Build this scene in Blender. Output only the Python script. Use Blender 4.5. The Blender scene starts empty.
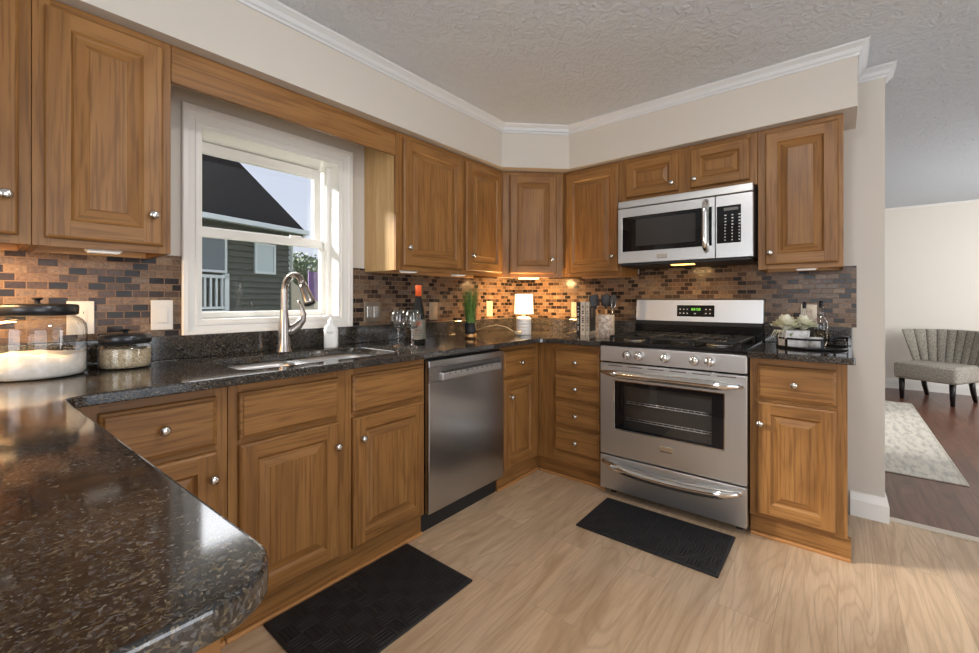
import bpy, bmesh, math, random
from mathutils import Vector, Matrix
random.seed(7)
PI = math.pi
S = bpy.context.scene
COL = S.collection

# ------------------------------------------------------------------ camera
cam_d = bpy.data.cameras.new('camera')
cam_d.sensor_width = 36.0
cam_d.lens = 425.83 / 979 * 36.0
cam_d.shift_y = -26.1 / 979
cam_d.clip_start = 0.02
cam = bpy.data.objects.new('camera', cam_d)
COL.objects.link(cam)
cam.location = (-3.0308, -2.1634, 1.158)
cam.rotation_euler = (PI / 2, 0, math.radians(39.3866 - 90))
S.camera = cam

# ------------------------------------------------------------------ view, sky, sun, large lights
S.view_settings.view_transform = 'Standard'
S.view_settings.look = 'None'
S.view_settings.gamma = 1.0
S.view_settings.exposure = 0.10
S.view_settings.use_curve_mapping = False

world = bpy.data.worlds.new('sky')
S.world = world
world.use_nodes = True
wn, wl = world.node_tree.nodes, world.node_tree.links
wn.clear()
w_out = wn.new('ShaderNodeOutputWorld')
w_bg = wn.new('ShaderNodeBackground')
w_tc = wn.new('ShaderNodeTexCoord')
w_sep = wn.new('ShaderNodeSeparateXYZ')
w_ramp = wn.new('ShaderNodeValToRGB')
w_noise = wn.new('ShaderNodeTexNoise')
w_mix = wn.new('ShaderNodeMixRGB')
w_r2 = wn.new('ShaderNodeValToRGB')
w_ramp.color_ramp.elements[0].position = 0.0
w_ramp.color_ramp.elements[0].color = (0.70, 0.76, 0.87, 1)
w_ramp.color_ramp.elements[1].position = 0.55
w_ramp.color_ramp.elements[1].color = (0.50, 0.62, 0.86, 1)
w_noise.inputs['Scale'].default_value = 2.4
w_noise.inputs['Detail'].default_value = 6
w_r2.color_ramp.elements[0].position = 0.45
w_r2.color_ramp.elements[0].color = (0, 0, 0, 1)
w_r2.color_ramp.elements[1].position = 0.75
w_r2.color_ramp.elements[1].color = (0.8, 0.8, 0.8, 1)
w_mix.inputs[2].default_value = (0.80, 0.83, 0.90, 1)
wl.new(w_tc.outputs['Generated'], w_sep.inputs[0])
wl.new(w_sep.outputs['Z'], w_ramp.inputs[0])
wl.new(w_tc.outputs['Generated'], w_noise.inputs['Vector'])
wl.new(w_noise.outputs['Fac'], w_r2.inputs[0])
wl.new(w_ramp.outputs[0], w_mix.inputs[1])
wl.new(w_r2.outputs[0], w_mix.inputs[0])
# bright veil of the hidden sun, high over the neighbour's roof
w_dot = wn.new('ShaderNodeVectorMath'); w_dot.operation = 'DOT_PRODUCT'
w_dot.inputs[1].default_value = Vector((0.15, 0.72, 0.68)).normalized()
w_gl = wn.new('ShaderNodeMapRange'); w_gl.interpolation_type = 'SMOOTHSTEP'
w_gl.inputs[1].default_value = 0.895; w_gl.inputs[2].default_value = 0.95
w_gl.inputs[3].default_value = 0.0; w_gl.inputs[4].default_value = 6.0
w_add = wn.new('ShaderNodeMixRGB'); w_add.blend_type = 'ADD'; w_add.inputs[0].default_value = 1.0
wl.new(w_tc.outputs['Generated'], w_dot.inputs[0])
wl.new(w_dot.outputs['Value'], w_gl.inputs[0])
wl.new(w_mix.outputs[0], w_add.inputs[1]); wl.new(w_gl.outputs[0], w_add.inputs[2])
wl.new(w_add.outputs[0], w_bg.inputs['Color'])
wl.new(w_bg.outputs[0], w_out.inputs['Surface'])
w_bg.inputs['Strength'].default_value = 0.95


def lamp(name, kind, loc, target, energy, color, **kw):
    d = bpy.data.lights.new(name, kind)
    d.energy = energy
    d.color = color
    for k, v in kw.items():
        setattr(d, k, v)
    o = bpy.data.objects.new(name, d)
    COL.objects.link(o)
    o.location = loc
    if target is not None:
        o.rotation_euler = (Vector(target) - Vector(loc)).to_track_quat('-Z', 'Y').to_euler()
    return o


# veiled sun coming over the neighbour's roof through the kitchen window
lamp('sun', 'SUN', (-6, 10, 8), (-6 + 0.55, 10 - 0.835, 8 - 0.46), 25.0, (1.0, 0.96, 0.90), angle=math.radians(20))
# added area fills, tinted like daylight, at unseen openings in the south and west walls
lamp('fill_south_opening', 'AREA', (-2.6, -4.9, 1.25), (-2.2, -1.0, 1.2), 46, (0.92, 0.96, 1.0), shape='RECTANGLE', size=2.2, size_y=2.0)
lamp('fill_west_opening', 'AREA', (-5.35, -2.2, 1.45), (-1.0, -1.6, 1.3), 32, (0.92, 0.96, 1.0), shape='RECTANGLE', size=1.6, size_y=1.2)
lamp('fill_dining_opening', 'AREA', (2.6, -4.9, 1.4), (3.4, -2.0, 1.3), 62, (1.0, 0.98, 0.96), shape='RECTANGLE', size=2.0, size_y=1.5)

# ------------------------------------------------------------------ node helpers
MATS = {}


def new_mat(name):
    m = bpy.data.materials.new(name)
    m.use_nodes = True
    b = m.node_tree.nodes['Principled BSDF']
    MATS[name] = m
    return m, m.node_tree.nodes, m.node_tree.links, b


def plain(name, col, rough=0.5, metal=0.0, emit=None, estr=0.0, trans=0.0, ior=1.45, coat=0.0, spec=0.5, alpha=1.0):
    m, n, l, b = new_mat(name)
    b.inputs['Base Color'].default_value = (*col, 1)
    b.inputs['Roughness'].default_value = rough
    b.inputs['Metallic'].default_value = metal
    b.inputs['IOR'].default_value = ior
    b.inputs['Transmission Weight'].default_value = trans
    b.inputs['Coat Weight'].default_value = coat
    b.inputs['Specular IOR Level'].default_value = spec
    if emit:
        b.inputs['Emission Color'].default_value = (*emit, 1)
        b.inputs['Emission Strength'].default_value = estr
    return m


def ramp(n, stops, interp='LINEAR'):
    r = n.new('ShaderNodeValToRGB')
    cr = r.color_ramp
    cr.interpolation = interp
    while len(cr.elements) > 1:
        cr.elements.remove(cr.elements[-1])
    cr.elements[0].position = stops[0][0]
    cr.elements[0].color = (*stops[0][1], 1)
    for p, c in stops[1:]:
        e = cr.elements.new(p)
        e.color = (*c, 1)
    return r


def coords(n, l, scale=(1, 1, 1), rand=False, rot=(0, 0, 0)):
    tc = n.new('ShaderNodeTexCoord')
    mp = n.new('ShaderNodeMapping')
    mp.inputs['Scale'].default_value = scale
    mp.inputs['Rotation'].default_value = rot
    if rand:
        oi = n.new('ShaderNodeObjectInfo')
        mul = n.new('ShaderNodeMath')
        mul.operation = 'MULTIPLY'
        mul.inputs[1].default_value = 37.0
        l.new(oi.outputs['Random'], mul.inputs[0])
        ad = n.new('ShaderNodeVectorMath')
        ad.operation = 'ADD'
        l.new(tc.outputs['Object'], ad.inputs[0])
        l.new(mul.outputs[0], ad.inputs[1])
        l.new(ad.outputs[0], mp.inputs['Vector'])
    else:
        l.new(tc.outputs['Object'], mp.inputs['Vector'])
    return mp


def noise(n, l, vec, scale=5, detail=4, rough=0.5, dist=0.0):
    t = n.new('ShaderNodeTexNoise')
    t.inputs['Scale'].default_value = scale
    t.inputs['Detail'].default_value = detail
    t.inputs['Roughness'].default_value = rough
    t.inputs['Distortion'].default_value = dist
    l.new(vec, t.inputs['Vector'])
    return t


def bump(n, l, b, height, strength=0.2, dist=0.01):
    bp = n.new('ShaderNodeBump')
    bp.inputs['Strength'].default_value = strength
    bp.inputs['Distance'].default_value = dist
    l.new(height, bp.inputs['Height'])
    l.new(bp.outputs['Normal'], b.inputs['Normal'])
    return bp


def mixc(n, l, fac, a, b2, mode='MIX'):
    m = n.new('ShaderNodeMixRGB')
    m.blend_type = mode
    for sock, v in ((m.inputs[0], fac), (m.inputs[1], a), (m.inputs[2], b2)):
        if hasattr(v, 'links') or hasattr(v, 'is_linked'):
            l.new(v, sock)
        elif isinstance(v, (int, float)):
            sock.default_value = v
        else:
            sock.default_value = (*v, 1)
    return m.outputs[0]


def wood(name, axis, dark, mid, light, rough=0.40, ring=9.0):
    m, n, l, b = new_mat(name)
    sc = [16.0, 16.0, 16.0]
    sc[axis] = 1.1
    mp = coords(n, l, sc, rand=True)
    n1 = noise(n, l, mp.outputs[0], 1.0, 7, 0.62, 0.6)
    sc2 = [2.6, 2.6, 2.6]
    sc2[axis] = 0.55
    mp2 = coords(n, l, sc2, rand=True)
    n2 = noise(n, l, mp2.outputs[0], 1.0, 2, 0.5, 0.3)
    # cathedral figure: contour lines of a slow noise
    mu = n.new('ShaderNodeMath'); mu.operation = 'MULTIPLY'; mu.inputs[1].default_value = ring
    l.new(n2.outputs['Fac'], mu.inputs[0])
    fr = n.new('ShaderNodeMath'); fr.operation = 'PINGPONG'; fr.inputs[1].default_value = 0.5
    l.new(mu.outputs[0], fr.inputs[0])
    sc3 = [110.0, 110.0, 110.0]
    sc3[axis] = 4.0
    mp3 = coords(n, l, sc3, rand=True)
    n3 = noise(n, l, mp3.outputs[0], 1.0, 2, 0.5)
    r1 = ramp(n, [(0.22, tuple(d_ * 0.45 + m_ * 0.55 for d_, m_ in zip(dark, mid))), (0.50, mid), (0.80, light)])
    l.new(n1.outputs['Fac'], r1.inputs[0])
    c = mixc(n, l, 0.0, r1.outputs[0], dark)
    ringr = ramp(n, [(0.0, (0.34,) * 3), (0.14, (0.10,) * 3), (0.5, (0, 0, 0))])
    l.new(fr.outputs[0], ringr.inputs[0])
    c = mixc(n, l, ringr.outputs[0], r1.outputs[0], dark)
    pr = ramp(n, [(0.38, (0.55,) * 3), (0.49, (0, 0, 0))])
    l.new(n3.outputs['Fac'], pr.inputs[0])
    c = mixc(n, l, pr.outputs[0], c, dark)
    l.new(c, b.inputs['Base Color'])
    b.inputs['Roughness'].default_value = rough
    b.inputs['Specular IOR Level'].default_value = 0.32
    b.inputs['Coat Weight'].default_value = 0.03
    b.inputs['Coat Roughness'].default_value = 0.25
    bump(n, l, b, n3.outputs['Fac'], 0.05, 0.002)
    return m


WD, WM, WL = (0.125, 0.050, 0.013), (0.282, 0.132, 0.039), (0.355, 0.178, 0.057)
wood_z = wood('honey_wood_upright', 2, WD, WM, WL)
wood_x = wood('honey_wood_level', 0, WD, WM, WL)
wood_y = wood('honey_wood_deep', 1, WD, WM, WL)
wood_lit_side = wood('window_lit_side_wood', 2, (0.42, 0.25, 0.10), (0.56, 0.36, 0.16), (0.66, 0.46, 0.24))  # paler cabinet wood: window light on the side panel put into the colour
wood_shoe = wood('shoe_molding_wood', 0, (0.33, 0.15, 0.05), (0.48, 0.23, 0.08), (0.56, 0.29, 0.11))
wood_light = wood('light_handle_wood', 2, (0.45, 0.22, 0.09), (0.58, 0.31, 0.14), (0.66, 0.39, 0.2))
wood_under = wood('cabinet_underside_wood', 0, (0.42, 0.22, 0.09), (0.55, 0.32, 0.14), (0.62, 0.38, 0.18))


def paint(name, col, rough=0.55, bstr=0.03):
    m, n, l, b = new_mat(name)
    mp = coords(n, l)
    n1 = noise(n, l, mp.outputs[0], 180, 3)
    b.inputs['Base Color'].default_value = (*col, 1)
    b.inputs['Roughness'].default_value = rough
    bump(n, l, b, n1.outputs['Fac'], bstr, 0.003)
    return m


wall_paint = paint('warm_greige_wall_paint', (0.59, 0.545, 0.485))
cream_paint = paint('cream_dining_wall_paint', (0.80, 0.76, 0.68))
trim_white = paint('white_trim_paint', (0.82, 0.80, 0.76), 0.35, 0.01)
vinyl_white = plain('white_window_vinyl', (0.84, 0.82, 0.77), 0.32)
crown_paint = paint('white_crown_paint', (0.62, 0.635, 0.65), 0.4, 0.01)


def ceiling_mat():
    m, n, l, b = new_mat('stomped_texture_ceiling')
    mp = coords(n, l)
    n1 = noise(n, l, mp.outputs[0], 21, 5, 0.6, 1.4)
    r = ramp(n, [(0.44, (0, 0, 0)), (0.56, (0.6,) * 3), (0.64, (1, 1, 1))])
    l.new(n1.outputs['Fac'], r.inputs[0])
    n2 = noise(n, l, mp.outputs[0], 75, 3, 0.6, 0.8)
    ad = n.new('ShaderNodeMath'); ad.operation = 'MULTIPLY_ADD'; ad.inputs[1].default_value = 0.35
    l.new(n2.outputs['Fac'], ad.inputs[0]); l.new(r.outputs[0], ad.inputs[2])
    b.inputs['Base Color'].default_value = (0.63, 0.68, 0.74, 1)
    b.inputs['Roughness'].default_value = 0.6
    bump(n, l, b, ad.outputs[0], 0.6, 0.009)
    return m


ceil_mat = ceiling_mat()


def plank_floor(name, length, width, stops, grain, rough, gap=(0.2, 0.13, 0.08), gapw=0.0012, amount=0.5):
    m, n, l, b = new_mat(name)
    mp = coords(n, l)
    br = n.new('ShaderNodeTexBrick')
    br.inputs['Scale'].default_value = 1.0
    br.inputs['Brick Width'].default_value = length
    br.inputs['Row Height'].default_value = width
    br.inputs['Mortar Size'].default_value = gapw
    br.inputs['Mortar Smooth'].default_value = 0.0
    br.inputs['Color1'].default_value = (0, 0, 0, 1)
    br.inputs['Color2'].default_value = (1, 1, 1, 1)
    br.offset = 0.37
    br.offset_frequency = 2
    l.new(mp.outputs[0], br.inputs['Vector'])
    # every plank has its own grain
    vm = n.new('ShaderNodeVectorMath'); vm.operation = 'MULTIPLY_ADD'
    vm.inputs[1].default_value = (9.0, 13.0, 5.0)
    l.new(br.outputs['Color'], vm.inputs[0])
    l.new(mp.outputs[0], vm.inputs[2])
    mpg = n.new('ShaderNodeMapping'); mpg.inputs['Scale'].default_value = (1.3, 9.0, 1.0)
    l.new(vm.outputs[0], mpg.inputs['Vector'])
    n1 = noise(n, l, mpg.outputs[0], 1.0, 7, 0.62, 1.1)
    n2 = noise(n, l, mpg.outputs[0], 0.55, 2, 0.5, 0.6)
    mu = n.new('ShaderNodeMath'); mu.operation = 'MULTIPLY'; mu.inputs[1].default_value = 14.0
    l.new(n2.outputs['Fac'], mu.inputs[0])
    pp = n.new('ShaderNodeMath'); pp.operation = 'PINGPONG'; pp.inputs[1].default_value = 0.5
    l.new(mu.outputs[0], pp.inputs[0])
    rp = ramp(n, stops)
    l.new(n1.outputs['Fac'], rp.inputs[0])
    rr = ramp(n, [(0.0, (0.45,) * 3), (0.22, (0.05,) * 3), (0.5, (0, 0, 0))])
    l.new(pp.outputs[0], rr.inputs[0])
    c = mixc(n, l, rr.outputs[0], rp.outputs[0], grain)
    mpf = n.new('ShaderNodeMapping'); mpf.inputs['Scale'].default_value = (5.0, 120.0, 1.0)
    l.new(vm.outputs[0], mpf.inputs['Vector'])
    n3 = noise(n, l, mpf.outputs[0], 1.0, 3, 0.6)
    fr = ramp(n, [(0.35, (0.35,) * 3), (0.5, (0, 0, 0))])
    l.new(n3.outputs['Fac'], fr.inputs[0])
    c = mixc(n, l, fr.outputs[0], c, grain)
    tint = ramp(n, [(0.0, (1 - amount * 0.35,) * 3), (0.5, (0.95, 0.93, 0.92)), (1.0, (1.06, 1.05, 1.03))])
    l.new(br.outputs['Color'], tint.inputs[0])
    c = mixc(n, l, 1.0, c, tint.outputs[0], 'MULTIPLY')
    c = mixc(n, l, br.outputs['Fac'], c, gap)
    l.new(c, b.inputs['Base Color'])
    b.inputs['Roughness'].default_value = rough
    bump(n, l, b, n3.outputs['Fac'], 0.06, 0.002)
    return m


floor_mat = plank_floor('light_oak_plank_floor', 1.22, 0.18,
                        [(0.27, (0.42, 0.28, 0.165)), (0.5, (0.60, 0.435, 0.285)), (0.75, (0.69, 0.53, 0.37))],
                        (0.38, 0.26, 0.16), 0.36, gap=(0.36, 0.25, 0.16), gapw=0.0008, amount=0.35)
floor_dark = plank_floor('dark_cherry_plank_floor', 1.1, 0.09,
                         [(0.28, (0.085, 0.030, 0.018)), (0.5, (0.16, 0.064, 0.040)), (0.72, (0.23, 0.105, 0.068))],
                         (0.05, 0.02, 0.012), 0.28, gap=(0.03, 0.012, 0.008))


def granite_mat():
    m, n, l, b = new_mat('brown_speckled_granite')
    mp = coords(n, l)
    wn_ = noise(n, l, mp.outputs[0], 45, 3)
    ad = n.new('ShaderNodeVectorMath'); ad.operation = 'MULTIPLY_ADD'
    ad.inputs[1].default_value = (0.025, 0.025, 0.025)
    l.new(wn_.outputs['Color'], ad.inputs[0]); l.new(mp.outputs[0], ad.inputs[2])
    def cells(scale, stops):
        v = n.new('ShaderNodeTexVoronoi'); v.inputs['Scale'].default_value = scale
        l.new(ad.outputs[0], v.inputs['Vector'])
        sp = n.new('ShaderNodeSeparateColor'); l.new(v.outputs['Color'], sp.inputs[0])
        r = ramp(n, stops, 'CONSTANT')
        l.new(sp.outputs[0], r.inputs[0])
        return r.outputs[0]
    c1 = cells(270, [(0.0, (0.011, 0.011, 0.012)), (0.36, (0.024, 0.021, 0.019)), (0.58, (0.052, 0.040, 0.029)),
                     (0.66, (0.100, 0.075, 0.046)), (0.76, (0.095, 0.096, 0.102)), (0.89, (0.165, 0.125, 0.075)), (0.96, (0.22, 0.205, 0.18))])
    c2 = cells(430, [(0.0, (0.010, 0.010, 0.011)), (0.48, (0.028, 0.025, 0.022)), (0.72, (0.095, 0.072, 0.045)), (0.86, (0.10, 0.10, 0.105)), (0.95, (0.23, 0.19, 0.13))])
    n2 = noise(n, l, mp.outputs[0], 30, 3, 0.6)
    rr = ramp(n, [(0.40, (0.15,) * 3), (0.62, (0.85,) * 3)])
    l.new(n2.outputs['Fac'], rr.inputs[0])
    c = mixc(n, l, rr.outputs[0], c1, c2)
    n5 = noise(n, l, mp.outputs[0], 9, 3, 0.6)
    r5 = ramp(n, [(0.35, (0.58,) * 3), (0.65, (1.0,) * 3)])
    l.new(n5.outputs['Fac'], r5.inputs[0])
    c = mixc(n, l, 1.0, c, r5.outputs[0], 'MULTIPLY')
    l.new(c, b.inputs['Base Color'])
    b.inputs['Roughness'].default_value = 0.085
    b.inputs['IOR'].default_value = 1.75
    return m


granite = granite_mat()


def tile_mat(name, rot):
    m, n, l, b = new_mat(name)
    tc = n.new('ShaderNodeTexCoord')
    sx = n.new('ShaderNodeSeparateXYZ'); mp = n.new('ShaderNodeCombineXYZ')
    l.new(tc.outputs['Object'], sx.inputs[0])
    l.new(sx.outputs[rot], mp.inputs[0]); l.new(sx.outputs[2], mp.inputs[1])
    br = n.new('ShaderNodeTexBrick')
    br.inputs['Scale'].default_value = 1.0
    br.inputs['Brick Width'].default_value = 0.0515
    br.inputs['Row Height'].default_value = 0.0272
    br.inputs['Mortar Size'].default_value = 0.0016
    br.inputs['Mortar Smooth'].default_value = 0.1
    br.inputs['Color1'].default_value = (0, 0, 0, 1)
    br.inputs['Color2'].default_value = (1, 1, 1, 1)
    l.new(mp.outputs[0], br.inputs['Vector'])
    r = ramp(n, [(0.0, (0.018, 0.013, 0.012)), (0.17, (0.040, 0.026, 0.020)), (0.32, (0.085, 0.052, 0.034)),
                 (0.45, (0.155, 0.095, 0.056)), (0.60, (0.20, 0.125, 0.075)), (0.74, (0.17, 0.12, 0.085)), (0.88, (0.25, 0.165, 0.10))], 'CONSTANT')
    l.new(br.outputs['Color'], r.inputs[0])
    n1 = noise(n, l, mp.outputs[0], 95, 4, 0.7)
    r2 = ramp(n, [(0.3, (0.45,) * 3), (0.7, (1.30,) * 3)])
    l.new(n1.outputs['Fac'], r2.inputs[0])
    c = mixc(n, l, 1.0, r.outputs[0], r2.outputs[0], 'MULTIPLY')
    c = mixc(n, l, br.outputs['Fac'], c, (0.21, 0.13, 0.08))
    l.new(c, b.inputs['Base Color'])
    rg = ramp(n, [(0.0, (0.20,) * 3), (1.0, (0.7,) * 3)])
    l.new(br.outputs['Fac'], rg.inputs[0])
    l.new(rg.outputs[0], b.inputs['Roughness'])
    # every glass tile sits at a slightly different tilt, with a faintly wavy face
    inv = n.new('ShaderNodeMath'); inv.operation = 'SUBTRACT'; inv.inputs[0].default_value = 1.0
    l.new(br.outputs['Fac'], inv.inputs[1])
    n4 = noise(n, l, mp.outputs[0], 32, 2)
    ad = n.new('ShaderNodeMath'); ad.operation = 'MULTIPLY_ADD'; ad.inputs[1].default_value = 0.8
    l.new(n4.outputs['Fac'], ad.inputs[0]); l.new(inv.outputs[0], ad.inputs[2])
    bump(n, l, b, ad.outputs[0], 0.25, 0.003)
    b.inputs['Specular IOR Level'].default_value = 0.22
    return m


tile_n = tile_mat('brown_glass_mosaic_north', 0)
tile_e = tile_mat('brown_glass_mosaic_east', 1)


def steel(name, axis, col=(0.60, 0.60, 0.60), rough=0.37):
    m, n, l, b = new_mat(name)
    sc = [600.0] * 3
    sc[axis] = 4.0
    mp = coords(n, l, sc)
    n1 = noise(n, l, mp.outputs[0], 1.0, 2)
    r = ramp(n, [(0.3, (rough * 0.97,) * 3), (0.7, (rough * 1.04,) * 3)])
    l.new(n1.outputs['Fac'], r.inputs[0])
    l.new(r.outputs[0], b.inputs['Roughness'])
    b.inputs['Base Color'].default_value = (*col, 1)
    b.inputs['Metallic'].default_value = 1.0
    b.inputs['Anisotropic'].default_value = 0.5
    return m


steel_x = steel('brushed_stainless_level', 0)
steel_z = steel('brushed_stainless_upright', 2)
steel_dw = steel('dishwasher_stainless', 2, (0.46, 0.46, 0.465), 0.24)
nickel = plain('satin_nickel', (0.62, 0.60, 0.56), 0.22, 1.0)
chrome = plain('bright_steel', (0.70, 0.69, 0.67), 0.12, 1.0)
faucet_m = plain('brushed_nickel_faucet', (0.36, 0.325, 0.30), 0.27, 1.0)
black_gloss = plain('black_enamel', (0.008, 0.008, 0.009), 0.12)
black_glass = plain('black_glass', (0.006, 0.006, 0.007), 0.04)
black_iron = plain('black_cast_iron', (0.012, 0.012, 0.012), 0.5)
black_matte = plain('matte_black', (0.015, 0.015, 0.016), 0.5)
black_metal = plain('black_painted_metal', (0.02, 0.02, 0.022), 0.35, 0.6)
grey_lid = plain('charcoal_metal_lid', (0.055, 0.056, 0.06), 0.3, 0.8)
plate_white = plain('white_switch_plastic', (0.74, 0.71, 0.66), 0.35)
plate_tan = plain('tan_switch_plastic', (0.50, 0.42, 0.34), 0.4)
plate_bronze = plain('brushed_bronze_plate', (0.33, 0.27, 0.21), 0.32, 0.9)
white_ceramic = plain('white_ceramic', (0.78, 0.76, 0.73), 0.3)
white_plastic = plain('white_plastic', (0.82, 0.81, 0.79), 0.35)
orange_foil = plain('orange_foil', (0.85, 0.13, 0.03), 0.4)
bottle_glass = plain('dark_bottle_glass', (0.012, 0.012, 0.010), 0.05)
paper_label = plain('cream_label_paper', (0.74, 0.68, 0.56), 0.6)
red_ink = plain('red_brown_ink', (0.42, 0.10, 0.05), 0.6)
gold = plain('gold_band', (0.55, 0.33, 0.15), 0.3, 0.9)
cream_cord = plain('cream_cord', (0.72, 0.60, 0.40), 0.5)
clear_glass = plain('clear_glass', (1, 1, 1), 0.01, 0, trans=1.0, ior=1.47)
book_white = plain('white_book_cover', (0.62, 0.58, 0.52), 0.4)
book_page = plain('book_pages', (0.70, 0.64, 0.53), 0.8)
book_grey = plain('dark_cover_picture', (0.05, 0.045, 0.042), 0.4)
white_ink = plain('pale_ink', (0.65, 0.63, 0.6), 0.5)
amber_wax = plain('amber_liquid', (0.95, 0.80, 0.60), 0.05, trans=1.0, ior=1.33)
stem_green = plain('leaf_green', (0.06, 0.13, 0.03), 0.5)
dark_leg = plain('espresso_leg', (0.010, 0.008, 0.008), 0.3)
grey_house_trim = plain('pale_house_trim', (0.55, 0.60, 0.62), 0.5)
knob_face = plain('stove_knob_steel', (0.60, 0.58, 0.56), 0.25, 1.0)
led_green = plain('green_digits', (0.1, 0.4, 0.05), 0.4, emit=(0.30, 0.80, 0.08), estr=0.75)
key_white = plain('key_print', (0.55, 0.55, 0.53), 0.5)
rack_metal = plain('oven_rack', (0.5, 0.5, 0.49), 0.3, 1.0)
oven_dark = plain('oven_cavity', (0.012, 0.011, 0.010), 0.5)
light_warm = plain('warm_light_panel', (0.9, 0.8, 0.6), 0.4, emit=(1.0, 0.56, 0.20), estr=9.0)
light_white = plain('frosted_puck', (0.82, 0.80, 0.76), 0.4, emit=(1.0, 0.9, 0.8), estr=0.35)
light_amber = plain('amber_lamp_lens', (0.9, 0.6, 0.2), 0.4, emit=(1.0, 0.52, 0.12), estr=5.0)
light_dome = plain('lit_glass_dome', (0.9, 0.9, 0.88), 0.4, emit=(1.0, 0.97, 0.93), estr=60.0)


def thin_glass():
    m, n, l, b = new_mat('window_glass')
    n.remove(b)
    out = n['Material Output']
    tr = n.new('ShaderNodeBsdfTransparent')
    gl = n.new('ShaderNodeBsdfGlossy'); gl.inputs['Roughness'].default_value = 0.0
    lw = n.new('ShaderNodeLayerWeight'); lw.inputs['Blend'].default_value = 0.5
    pw = n.new('ShaderNodeMath'); pw.operation = 'POWER'; pw.inputs[1].default_value = 4.0
    fr = n.new('ShaderNodeMath'); fr.operation = 'MULTIPLY_ADD'; fr.inputs[1].default_value = 0.75; fr.inputs[2].default_value = 0.035
    l.new(lw.outputs['Facing'], pw.inputs[0]); l.new(pw.outputs[0], fr.inputs[0])
    mx = n.new('ShaderNodeMixShader')
    l.new(fr.outputs[0], mx.inputs[0]); l.new(tr.outputs[0], mx.inputs[1]); l.new(gl.outputs[0], mx.inputs[2])
    l.new(mx.outputs[0], out.inputs['Surface'])
    return m


pane_glass = thin_glass()
thin_clear = None


def thin_clear_glass():
    m, n, l, b = new_mat('thin_clear_glass')
    n.remove(b)
    out = n['Material Output']
    tr = n.new('ShaderNodeBsdfTransparent'); tr.inputs['Color'].default_value = (0.93, 0.94, 0.94, 1)
    gl = n.new('ShaderNodeBsdfGlossy'); gl.inputs['Roughness'].default_value = 0.02
    lw = n.new('ShaderNodeLayerWeight'); lw.inputs['Blend'].default_value = 0.5
    pw = n.new('ShaderNodeMath'); pw.operation = 'POWER'; pw.inputs[1].default_value = 2.6
    fr = n.new('ShaderNodeMath'); fr.operation = 'MULTIPLY_ADD'; fr.inputs[1].default_value = 0.9; fr.inputs[2].default_value = 0.055
    l.new(lw.outputs['Facing'], pw.inputs[0]); l.new(pw.outputs[0], fr.inputs[0])
    mx = n.new('ShaderNodeMixShader')
    l.new(fr.outputs[0], mx.inputs[0]); l.new(tr.outputs[0], mx.inputs[1]); l.new(gl.outputs[0], mx.inputs[2])
    l.new(mx.outputs[0], out.inputs['Surface'])
    return m


thin_clear = thin_clear_glass()


def shade_mat():
    m, n, l, b = new_mat('lit_lamp_shade')
    b.inputs['Base Color'].default_value = (0.9, 0.86, 0.78, 1)
    b.inputs['Roughness'].default_value = 0.8
    b.inputs['Emission Color'].default_value = (1.0, 0.80, 0.52, 1)
    b.inputs['Emission Strength'].default_value = 1.35
    return m


shade_m = shade_mat()


def speckle(name, a, c2, scale, rough=0.8, bs=0.1, stops=(0.4, 0.6), scl=(1, 1, 1)):
    m, n, l, b = new_mat(name)
    mp = coords(n, l, scl)
    n1 = noise(n, l, mp.outputs[0], scale, 5, 0.65)
    r = ramp(n, [(stops[0], a), (stops[1], c2)])
    l.new(n1.outputs['Fac'], r.inputs[0])
    l.new(r.outputs[0], b.inputs['Base Color'])
    b.inputs['Roughness'].default_value = rough
    bump(n, l, b, n1.outputs['Fac'], bs, 0.004)
    return m


flour_m = speckle('white_flour', (0.78, 0.74, 0.68), (0.86, 0.83, 0.79), 60, 0.95, 0.3)
oats_m = speckle('rolled_oats', (0.42, 0.30, 0.17), (0.72, 0.60, 0.42), 150, 0.9, 0.6)
crock_m = speckle('mottled_stone_crock', (0.30, 0.22, 0.16), (0.60, 0.53, 0.46), 55, 0.5, 0.05)
rug_m = speckle('faded_cream_rug', (0.42, 0.40, 0.36), (0.66, 0.62, 0.54), 7, 0.95, 0.1, (0.35, 0.55), (1.0, 4.0, 1))
chair_m = speckle('grey_tweed', (0.22, 0.20, 0.165), (0.46, 0.43, 0.365), 110, 0.9, 0.25, (0.35, 0.65), (1, 1, 0.4))
seam_m = plain('dark_chair_seam', (0.09, 0.085, 0.075), 0.9)
rose_m = speckle('cream_petals', (0.66, 0.66, 0.46), (0.84, 0.80, 0.66), 14, 0.6, 0.02)
planter_m = speckle('whitewashed_planter', (0.52, 0.50, 0.48), (0.72, 0.70, 0.68), 30, 0.6, 0.05)
grass_m = speckle('fresh_grass_blades', (0.045, 0.12, 0.02), (0.16, 0.28, 0.05), 30, 0.5, 0.0)
roof_m = speckle('dark_asphalt_shingles', (0.003, 0.003, 0.004), (0.045, 0.045, 0.05), 14, 0.95, 0.2, (0.42, 0.75), (1, 2.2, 1))
lawn_m = speckle('outside_lawn', (0.10, 0.13, 0.05), (0.18, 0.2, 0.09), 3)
leaf_m = speckle('shade_tree_leaves', (0.03, 0.06, 0.02), (0.14, 0.19, 0.08), 9, 0.7, 0.2)
fence_m = speckle('stained_fence_boards', (0.09, 0.04, 0.03), (0.17, 0.085, 0.06), 5, 0.8, 0.05, (0.4, 0.6), (8, 8, 1))
tan_m = plain('tan_stair_board', (0.42, 0.38, 0.30), 0.7)
purple_m = plain('purple_banner', (0.22, 0.12, 0.30), 0.7)


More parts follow.
